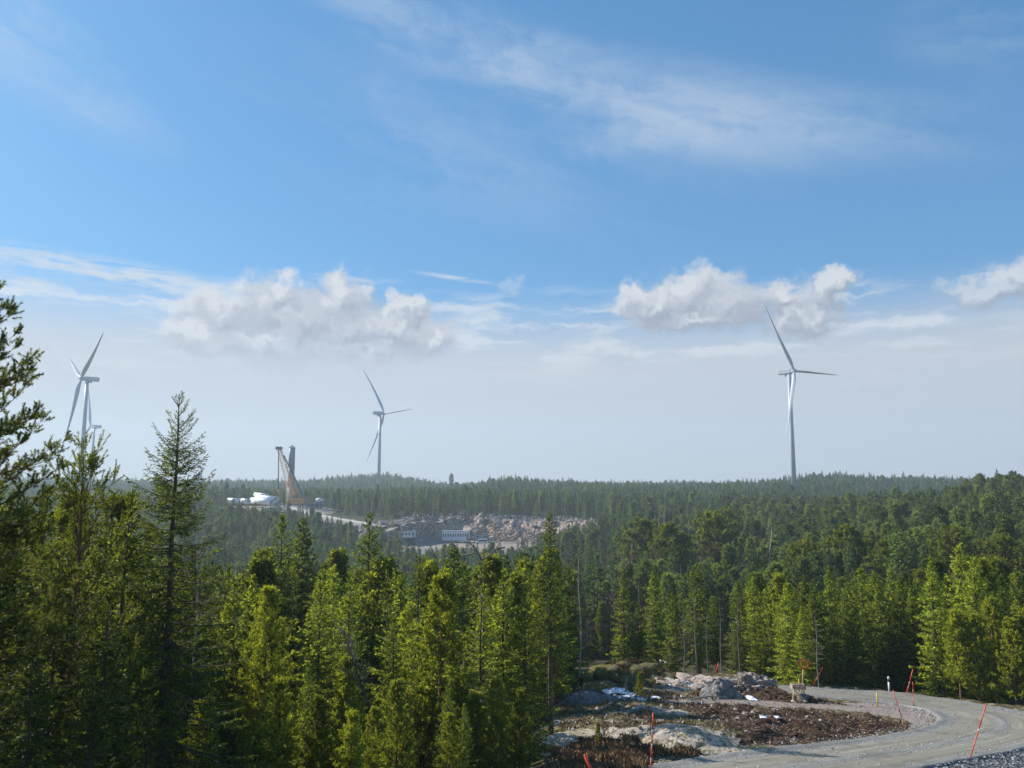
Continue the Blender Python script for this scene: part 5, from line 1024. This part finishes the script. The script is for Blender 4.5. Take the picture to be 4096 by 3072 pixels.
lattice('boom', L_(292.4, 496), L_(279.6, 450), 4.2, 2.5, .16, M['cyel'], t_, 15)
MB().box(L_(279.0, 448.2), (4.2, 3.0, 2.2)).build('boom_head', M['rust'], t_)
lattice('derrick_mast', L_(296.0, 494.5), L_(290.5, 474), 2.6, 1.8, .10, M['corange'], t_, 8)
mb = MB(); mb.tube([L_(292.5, 494), L_(291.9, 476.5)], .38, 6); mb.tube([L_(291.9, 476.5), L_(290.5, 474)], .2, 6); mb.build('a_frame', M['cyel'], t_)
mb = MB(); mb.tube([L_(288.6, 483), L_(293.2, 494)], .42, 6); mb.build('boom_stay', M['cyel'], t_)
mb = MB(); mb.tube([L_(279.4, 449), L_(296.5, 493)], .12, 4); mb.tube([L_(280.0, 449), L_(291.9, 476.5)], .12, 4); mb.build('stay_cable', M['dark'], t_)
mb = MB(); mb.tube([L_(278.5, 449), L_(278.1, 489.5)], .20, 5); mb.tube([L_(278.9, 449), L_(278.6, 489.5)], .20, 5); cb = mb.build('hoist_rope', M['dark'], t_)
MB().tube([L_(278.3, 489), L_(278.3, 492.2)], [.5, .7], 8).build('hook_block', M['cyel'], cb)
MB().box((2.2, 0, 3.4), (12.5, 4.6, 3.6)).build('machinery_house', M['corange'], t_); MB().box((-4.4, -1.6, 3.6), (2.4, 1.8, 2.8)).build('cab', M['cyel'], t_); MB().box((9.2, 0, 3.8), (2.6, 5.6, 4.2)).build('counterweight', M['rust'], t_)
for s_ in (-1, 1):
    mb = MB(); mb.box((0, s_ * 3.6, .75), (10.5, 1.5, 1.0)); [mb.tube([(x_, s_ * 3.6 - .8, .8), (x_, s_ * 3.6 + .8, .8)], .8, 12) for x_ in (-5, -2.5, 0, 2.5, 5)]; mb.build('track', M['dark'], t_)
MB().box((0, 0, 1.3), (5.5, 6.2, .9)).build('undercarriage', M['rust'], t_)
D2 = 572; p = G(302, D2); L_ = lambda px, py, D=D2: at(px, py, D) - p
t_ = thing('telescopic_crane', 'dark teal mobile crane with its long telescopic boom crossing before the unfinished tower', 'crane', p)
bm_ = MB().tube([L_(304.2, 497.5), L_(297.6, 484.5)], .95, 6).build('boom_section', M['teal'], t_); MB().tube([L_(297.6, 484.5), L_(291.2, 470.5)], .72, 6).build('boom_section', M['teal'], t_); MB().tube([L_(291.2, 470.5), L_(284.4, 456.8)], .48, 6).build('boom_section', M['dark'], t_); MB().tube([L_(284.6, 457.2), L_(283.6, 455.6)], .8, 6).build('boom_head', M['dark'], t_)
MB().tube([L_(299.5, 497.8), L_(297.2, 486.5)], .34, 6).build('lift_cylinder', M['conc'], t_)
MB().box((2.8, 0, 2.6), (5.5, 2.6, 1.9)).build('superstructure', M['blue'], t_); MB().box((6.2, 0, 1.5), (13.5, 2.7, 1.3)).build('carrier', M['blue'], t_); MB().box((12.0, 0, 2.6), (2.4, 2.6, 1.5)).build('cab', M['conc'], t_)
for k in range(5): MB().tube([(k * 2.6 + .6, -1.45, .65), (k * 2.6 + .6, 1.45, .65)], .68, 14).build('wheel', M['dark'], t_)
p = G(286.6, 566); t_ = thing('light_mast', 'slim white vertical mast standing just behind the crane boom foot', 'mast', p); MB().tube([(0, 0, 0), (0, 0, at(286.6, 479, 566).z - p.z)], [.5, .32], 8).build('pole', M['steelw'], t_, True); MB().box((0, 0, .4), (2.4, 2.4, .8)).build('base', M['dark'], t_)
p = G(310, 566); L_ = lambda px, py: at(px, py, 566) - p
t_ = thing('loader_crane', 'small knuckle-boom loader crane folded in an arch by the silver vehicles', 'crane', p); MB().tube([L_(308.6, 499.6), L_(315, 492.4)], .32, 6).build('boom', M['rust'], t_); MB().tube([L_(315, 492.4), L_(318.8, 493.4)], .26, 6).build('jib', M['dark'], t_); MB().box((-.6, 0, 1.4), (2.4, 2.2, 1.6)).build('base', M['rust'], t_)
for x_ in (-1.2, .4): MB().tube([(x_, -1.2, .5), (x_, 1.2, .5)], .5, 12).build('wheel', M['dark'], t_)
# lying tower sections
def section(label, ax_, ay_, bx_, by_, D1, D2_, r0, r1, n=3):
    A_, B_ = at(ax_, ay_, D1), at(bx_, by_, D2_); t_ = thing('tower_section', label, 'tower section', A_, group='white turbine tower sections lying on the pad'); V = B_ - A_
    N = 28; d = V.normalized(); s = d.cross(Vector((0, 0, 1))).normalized(); q_ = s.cross(d); mb = MB(); vs = []
    for (tt, rr_) in ((0, r0), (1, r1), (1, r1 - .12), (.0, r0 - .12)):
        for k in range(N): vs.append(V * tt + s * rr_ * math.cos(2 * PI * k / N) + q_ * rr_ * math.sin(2 * PI * k / N))
    fs = [(i * N + k, i * N + (k + 1) % N, ((i + 1) % 4) * N + (k + 1) % N, ((i + 1) % 4) * N + k) for i in range(4) for k in range(N)]; mb.add(vs, fs); mb.build('shell', M['steelw'], t_, True)
    for i in range(n + 1):
        c_ = V * (i / n); rr_ = (r0 + (r1 - r0) * i / n) + .06; mb = MB(); vs = []
        for (dt, r2) in ((-.12, rr_), (.12, rr_), (.12, rr_ - .16), (-.12, rr_ - .16)):
            for k in range(N): vs.append(c_ + d * dt + s * r2 * math.cos(2 * PI * k / N) + q_ * r2 * math.sin(2 * PI * k / N))
        mb.add(vs, fs); mb.build('flange_ring', M['conc'], t_, True)
    for tt in (.15, .85): MB().box(V * tt - Vector((0, 0, (r0 + r1) / 2 + .25)), (1.6, 4.4, .5)).build('cradle', M['rust'], t_)
section('white tower section lying lowest on the slope edge, open end toward the crane', 252, 500.4, 272.3, 502.2, 560, 541, 2.15, 2.15, 4)
section('white tower section on the far row, wide open end next to the crane', 257, 497.6, 276.2, 499.6, 578, 562, 2.2, 2.35, 2)
section('white tower section stacked on top of the pile, seen as a short pale tube', 255, 494.6, 267, 495.6, 590, 582, 1.6, 1.6, 2)
section('white wrapped section at the end of the row, away from the crane', 227, 500.5, 240.5, 501.0, 556, 552, 1.9, 1.9, 2)
section('short white section lying between the wrapped one and the pile', 242, 501, 248.5, 501.6, 552, 548, 1.9, 1.9, 1)
def rotor_part(label, px, py, D, L, r, rot):
    c_ = at(px, py, D); g_ = G(px, D); t_ = thing('rotor_hub', label, 'turbine part', (c_.x, c_.y, g_.z)); h_ = c_.z - g_.z
    MB().tube([(-L / 2, 0, h_), (0, 0, h_ + .3), (L / 2, 0, h_)], [r * .7, r, r * .6], 14).build('body', M['steelw'], t_, True); MB().tube([(L * .3, 0, h_), (L * .3 + L * .7, -1.5, h_ + L * .12)], [r * .5, r * .2], 10).build('blade_root', M['steelw'], t_, True)
    for x_ in (-L * .3, L * .3): MB().box((x_, 0, h_ / 2 - r * .4), (.8, 2, max(.5, h_ - r * .6))).build('stand', M['dark'], t_)
rotor_part('white rotor hub on stands at the wood edge end of the pad', 319, 500.5, 556, 4.2, 1.7, 0)
p = G(318.7, 574); t_ = thing('storage_tent', 'grey peaked shelter behind the white hub parts on the pad', 'shelter', p); mb = MB(); hw, hd_, hh, hr = 3.6, 3.0, 2.4, 4.8
mb.add([(-hw, -hd_, 0), (hw, -hd_, 0), (hw, hd_, 0), (-hw, hd_, 0), (-hw, -hd_, hh), (hw, -hd_, hh), (hw, hd_, hh), (-hw, hd_, hh)], [(0, 1, 5, 4), (1, 2, 6, 5), (2, 3, 7, 6), (3, 0, 4, 7), (0, 3, 2, 1)]); mb.build('wall', M['blue'], t_)
MB().add([(-hw - .3, -hd_ - .3, hh + .02), (hw + .3, -hd_ - .3, hh + .02), (hw + .3, hd_ + .3, hh + .02), (-hw - .3, hd_ + .3, hh + .02), (-.6, -.2, hr), (.8, .2, hr)], [(0, 1, 5, 4), (2, 3, 4, 5), (3, 0, 4), (1, 2, 5), (0, 3, 2, 1)]).build('roof', M['conc'], t_); MB().box((0, -hd_ - .03, 1.0), (1.6, .05, 2.0)).build('door', M['dark'], t_)
def car(label, px, py, D, yaw, paint, L=4.9, hgt=1.9, van=False):
    p = G(px, D); t_ = thing('parked_car', label, 'car', p, (0, 0, yaw), 'vehicles parked on the crane pad'); hw = .95; L2 = L / 2
    pr = [(-L2, .45), (-L2, 1.0), (-L2 * .95, 1.1), (-L2 * (.55 if not van else .85), 1.18), (-L2 * (.25 if not van else .55), hgt), (L2 * .8, hgt), (L2 * .97, 1.2), (L2, .95), (L2, .45)]
    vs = [(x_, -hw, z_) for x_, z_ in pr] + [(x_, hw, z_) for x_, z_ in pr]; n = len(pr); fs = [tuple(range(n)), tuple(range(2 * n - 1, n - 1, -1))] + [(k, k + n, (k + 1) % n + n, (k + 1) % n) for k in range(n)]
    MB().add(vs, fs).build('body', paint, t_); w0 = pr[4][0] + .1; w1 = pr[5][0] - .1
    for s_ in (-1, 1): MB().add([(pr[3][0] + .25, s_ * (hw + .01), 1.22), (w1 + .1, s_ * (hw + .01), 1.22), (w1, s_ * (hw + .01), hgt - .12), (w0 + .05, s_ * (hw + .01), hgt - .12)], [(0, 1, 2, 3)]).build('window', M['glassd'], t_)
    a_, b_ = pr[3], pr[4]; nx, nz = -(b_[1] - a_[1]), (b_[0] - a_[0]); ln_ = math.hypot(nx, nz); nx, nz = nx / ln_ * .02, nz / ln_ * .02
    MB().add([(a_[0] + nx, -.8, a_[1] + nz), (a_[0] + nx, .8, a_[1] + nz), (b_[0] + nx, .75, b_[1] + nz), (b_[0] + nx, -.75, b_[1] + nz)], [(0, 1, 2, 3)]).build('windscreen', M['glassd'], t_)
    for x_ in (-L2 * .62, L2 * .62):
        for s_ in (-1, 1): MB().tube([(x_, s_ * .72, .36), (x_, s_ * .98, .36)], .36, 14).build('wheel', M['dark'], t_)
    for s_ in (-.65, .65): MB().box((-L2 - .01, s_, .8), (.06, .3, .16)).build('headlight', M['white'], t_)
car('silver estate car parked at the edge of the pad above the gravel road', 301.8, 0, 543, 0, M['car'], 5.2, 1.9); car('pale van parked by the undercarriage of the lattice boom crane', 296, 0, 551, .3, M['steelw'], 5.4, 2.3, True); car('blue-grey pickup standing next to the silver car', 309, 0, 549, .15, M['blue'], 5.2, 1.8)
p = G(282.5, 556); t_ = thing('site_container', 'small white site container at the foot of the crane', 'container', p); MB().box((0, 0, 1.3), (5.0, 2.4, 2.6)).build('body', M['steelw'], t_); MB().box((1.2, -1.22, 1.1), (.9, .04, 2.0)).build('door', M['dark'], t_); MB().box((-1.0, -1.22, 1.5), (1.0, .04, .8)).build('window', M['glassd'], t_)

# gravel access road down to the quarry
cl = [(262, 508, 533), (283, 505.2, 535), (295, 508.5, 525), (306, 511.8, 515), (318, 514.6, 505), (331.7, 517.6, 496), (348, 520.3, 488), (364, 523, 480), (385, 526.5, 472)]
V = []; 
for px, py, D in cl:
    c_ = at(px, py, D); V.append(c_)
vs = []; n = len(V)
for i, c_ in enumerate(V):
    d = (V[min(i + 1, n - 1)] - V[max(i - 1, 0)]); d.z = 0; d.normalize(); s = Vector((d.y, -d.x, 0)); s = s if s.y < 0 else -s
    for k_, dz in ((10, -9), (3.8, -.6), (3.2, 0), (-3.2, .15), (-4, -.4), (-9, -5)): vs.append(c_ + s * k_ + Vector((0, 0, dz)))
fs = [(i * 6 + k, i * 6 + k + 1, (i + 1) * 6 + k + 1, (i + 1) * 6 + k) for i in range(n - 1) for k in range(5)]
m, q, b = newmat('access_road'); co = objco(q); n_ = q.noise(co, .35, 6, .7); hz_ = q.new('ShaderNodeAttribute'); hz_.attribute_name = 'side'
q.put(b.inputs['Base Color'], q.mix(hz_.outputs['Fac'], q.mix(n_, (.36, .33, .29), (.50, .47, .42)), q.mix(q.rng(n_, .4, .6), (.17, .13, .12), (.42, .34, .30)))); b.inputs['Roughness'].default_value = .95
me = mesh_from('access_road', vs, fs, [m]); me.attributes.new('side', 'FLOAT', 'POINT').data.foreach_set('value', np.tile(np.array([1, .6, 0, 0, .6, 1], np.float32), n)); tag(link('access_road', me), kind='structure')

# quarry face: blasted rock wall
def cliff(name, path, seed, H_lo=-37.5, amp=2.6, mat=None, lean_=6.0, tmin=-30):
    P = np.array([(uof(a) * d, d) for a, d in path]); s = np.r_[0, np.cumsum(np.hypot(*np.diff(P, axis=0).T))]; L = s[-1]; nu_ = int(L / .9); nv = 22
    q_ = np.linspace(0, L, nu_); C2 = np.stack([np.interp(q_, s, P[:, 0]), np.interp(q_, s, P[:, 1])], 1); tg = unit(np.gradient(C2, axis=0)); nrm = np.stack([tg[:, 1], -tg[:, 0]], 1)
    top = base_h(C2[:, 0] - nrm[:, 0] * 6, C2[:, 1] - nrm[:, 1] * 6) + 1.0; top = np.maximum(top, tmin); v_ = np.linspace(0, 1, nv)
    zz_ = top[:, None] * v_[None] + H_lo * (1 - v_[None]); qq = q_[:, None] + 0 * zz_
    d_ = amp * (vnoise(qq / 5.5 + seed, zz_ / 4.5, seed) - .5) * 2 + amp * .6 * (vnoise(np.floor(qq / 3.1 + .35 * zz_), np.floor(zz_ / 2.8), seed + 5) - .5) * 2 + amp * .3 * (vnoise(qq / 1.3, zz_ / 1.1, seed + 9) - .5) * 2
    lean = (1 - v_)[None] * lean_; off = d_ + lean; X_ = C2[:, 0:1] + nrm[:, 0:1] * off; Y_ = C2[:, 1:2] + nrm[:, 1:2] * off; zz_ = zz_ + .8 * (vnoise(qq / 4, 0 * qq, seed + 3) - .5) * 2 * v_[None]
    # a rim strip running back onto the ground
    X_ = np.concatenate([X_, C2[:, 0:1] - nrm[:, 0:1] * 9], 1); Y_ = np.concatenate([Y_, C2[:, 1:2] - nrm[:, 1:2] * 9], 1); zz_ = np.concatenate([zz_, top[:, None] - 2.0], 1); nv += 1
    ix = np.arange(nu_ * nv).reshape(nu_, nv); f = np.stack([ix[:-1, :-1], ix[1:, :-1], ix[1:, 1:], ix[:-1, 1:]], -1).reshape(-1, 4)
    return tag(link(name, mesh_from(name, np.stack([X_, Y_, zz_], -1).reshape(-1, 3), f, [mat or M['quarry']])), kind='structure')
cliff('quarry_face', [(346, 462), (365, 462), (386, 456), (400, 460)], 3, amp=1.8)
cliff('quarry_face', [(398, 452), (412, 462), (432, 482), (452, 506), (459, 512)], 5, amp=1.0, lean_=.4, tmin=-24.5)
cliff('quarry_face', [(457, 510), (474, 505), (500, 500), (520, 495), (545, 487), (568, 478), (590, 470)], 7, amp=2.8, lean_=13.0)
def rocks(name, n, poly_, smin, smax, mat, seed, zf=None, kind='stuff'):
    rg = np.random.default_rng(seed); P = np.array([(uof(a) * d, d) for a, d in poly_]); x0, y0 = P.min(0); x1, y1 = P.max(0); x = rg.uniform(x0, x1, n * 3); y = rg.uniform(y0, y1, n * 3); k = inside(P, x, y); x, y = x[k][:n], y[k][:n]; n = len(x)
    z = height(x, y) if zf is None else zf(x, y); s = smin + (smax - smin) * rg.random(n) ** 2; g0 = (1 + 5 ** .5) / 2
    bv = unit(np.array([[-1, g0, 0], [1, g0, 0], [-1, -g0, 0], [1, -g0, 0], [0, -1, g0], [0, 1, g0], [0, -1, -g0], [0, 1, -g0], [g0, 0, -1], [g0, 0, 1], [-g0, 0, -1], [-g0, 0, 1]], float))
    bf = np.array([[0, 11, 5], [0, 5, 1], [0, 1, 7], [0, 7, 10], [0, 10, 11], [1, 5, 9], [5, 11, 4], [11, 10, 2], [10, 7, 6], [7, 1, 8], [3, 9, 4], [3, 4, 2], [3, 2, 6], [3, 6, 8], [3, 8, 9], [4, 9, 5], [2, 4, 11], [6, 2, 10], [8, 6, 7], [9, 8, 1]])
    V = bv[None] * s[:, None, None] * rg.uniform(.55, 1.3, (n, 12, 1)) * rg.uniform(.6, 1.4, (n, 1, 3)); V = V + np.stack([x, y, z], 1)[:, None, :]
    Fc = (bf[None] + (np.arange(n) * 12)[:, None, None]).reshape(-1, 3); return tag(link(name, mesh_from(name, V.reshape(-1, 3), Fc, [mat])), kind=kind)
slope_z = lambda x, y: -36.5 + np.clip((y - 470) / 30, 0, 1) * 10
rocks('quarry_rubble', 300, [(465, 500), (560, 480), (600, 466), (600, 452), (520, 462), (478, 478)], .4, 1.5, M['quarry'], 4, lambda x, y: -36.5 + np.clip((y - 458) / 36, 0, 1) * 9)
rocks('quarry_rubble', 420, [(345, 478), (400, 468), (455, 512), (590, 478), (600, 468), (612, 474), (560, 505), (456, 524), (400, 490), (345, 496)], .4, 1.6, M['rubble'], 6, lambda x, y: base_h(x, y) + .6)
rocks('slope_rubble', 500, [(283, 528), (306, 508), (332, 490), (372, 474), (384, 462), (360, 462), (320, 478), (285, 515)], .4, 1.5, M['rubble'], 7, lambda x, y: base_h(x, y) + 1.0)
rocks('slope_rubble', 260, [(600, 400), (640, 410), (700, 395), (690, 370), (620, 370)], .5, 1.8, M['rubble'], 8, lambda x, y: base_h(x, y) + 1.0)
# buildings on the quarry floor
def hut(label, px0, px1, ytop, ybot, D, wall, nwin, depth=6, roofm=None, base=None, name='site_office', door=True, winm='glassd', group=None):
    A_, B_ = at(px0, ybot, D), at(px1, ybot, D); T_ = at(px0, ytop, D); h_ = T_.z - A_.z; L = (B_ - A_).x; t_ = thing(name, label, 'building', A_, group=group); g_ = gz(A_.x, D) - A_.z
    MB().box((L / 2, depth / 2, h_ / 2), (L, depth, h_)).build('wall', M[wall], t_); MB().box((L / 2, depth / 2, h_ + .14), (L + .5, depth + .5, .25)).build('roof', M[roofm or 'conc'], t_)
    for k in range(nwin):
        x_ = L * (k + .5) / nwin; f_ = MB().box((x_, -.03, h_ * .58), (L / nwin * .6, .06, h_ * .42)).build('window', M['steelw'], t_); MB().box((x_, -.075, h_ * .58), (L / nwin * .46, .03, h_ * .34)).build('pane', M[winm], f_)
    if door: MB().box((L * .97 - .5, -.035, h_ * .4), (.9, .07, h_ * .78)).build('door', M['conc'], t_)
    for x_ in (.3, L * .5, L - .3): MB().box((x_, depth / 2, g_ / 2 - .02), (.4, depth, max(.1, -g_ - .02))).build('footing', M['dark'], t_)
hut('two-storey white site office with a long row of windows on the quarry floor', 442, 469, 531.5, 540.5, 474, 'steelw', 11)
hut('dark blue container hut joined beside the white site office', 474, 488.5, 534.2, 539.8, 476, 'blue', 2, roofm='dark', name='container_hut')
hut('low white hut under the blasted rock at the quarry entrance', 401, 414.5, 531.2, 537.6, 455, 'steelw', 4, name='site_hut')
hut('pale flat container partly behind the trees, next to the low white hut', 384, 399, 532.5, 537, 458, 'white', 3, name='site_hut')
car('white truck parked before the white site office', 482, 0, 466, .1, M['steelw'], 7.0, 2.6, True)
# fence on the rim
A_ = [(uof(a) * d, d) for a, d in [(458, 518), (500, 508), (545, 495), (575, 485)]]; t_ = thing('rim_fence', 'thin wire fence on posts along the quarry rim', 'fence', (0, 0, 0)); prev = None
for i in range(22):
    q_ = i / 21 * 3; j = min(2, int(q_)); f_ = q_ - j; x_ = A_[j][0] * (1 - f_) + A_[j + 1][0] * f_; y_ = A_[j][1] * (1 - f_) + A_[j + 1][1] * f_; b_ = Vector((x_, y_, float(base_h(x_, y_)) + .9)); MB().tube([b_ - Vector((0, 0, 2)), b_ + Vector((0, 0, 2.6))], .10, 5).build('post', M['steelw'], t_)
    if prev is not None: MB().tube([prev + Vector((0, 0, 2.4)), b_ + Vector((0, 0, 2.4))], .05, 4).build('wire', M['conc'], t_)
    prev = b_
hill('pine_tree', PR['p_old'][0], 451.5, 473.5, 1050, 11, 'lone tall pine standing clear above the far skyline', tint=.2, bright=.35, wide=.38)

# labels still shared by a few trees: tell them apart by height
byl = {}
for o in COL.objects:
    if o.parent is None and 'label' in o: byl.setdefault(o['label'], []).append(o)
for lb, os_ in byl.items():
    if 2 <= len(os_) <= 4 and len(lb.split()) <= 14:
        os_.sort(key=lambda o: -o.scale.z); wd = {2: ['taller', 'shorter'], 3: ['tallest', 'middling', 'shortest'], 4: ['tallest', 'second tallest', 'second shortest', 'shortest']}[len(os_)]
        for o, w1 in zip(os_, wd): o['label'] = lb + ', the ' + w1
# ------------------------------------------------------------------ haze
bm = bmesh.new(); bmesh.ops.create_cube(bm, size=1); me = bpy.data.meshes.new('haze'); bm.to_mesh(me); bm.free()
hz = link('haze', me, None, (0, 1450, 62), None, (18000, 3000, 290)); tag(hz, kind='stuff')
m = bpy.data.materials.new('air'); m.use_nodes = True; nt = m.node_tree; nt.nodes.remove(nt.nodes['Principled BSDF']); pv = nt.nodes.new('ShaderNodeVolumePrincipled'); nt.links.new(pv.outputs[0], nt.nodes['Material Output'].inputs['Volume'])
pv.inputs['Color'].default_value = (.72, .87, 1.0, 1); pv.inputs['Density'].default_value = .00026; pv.inputs['Anisotropy'].default_value = .2
me.materials.append(m); m.cycles.homogeneous_volume = True
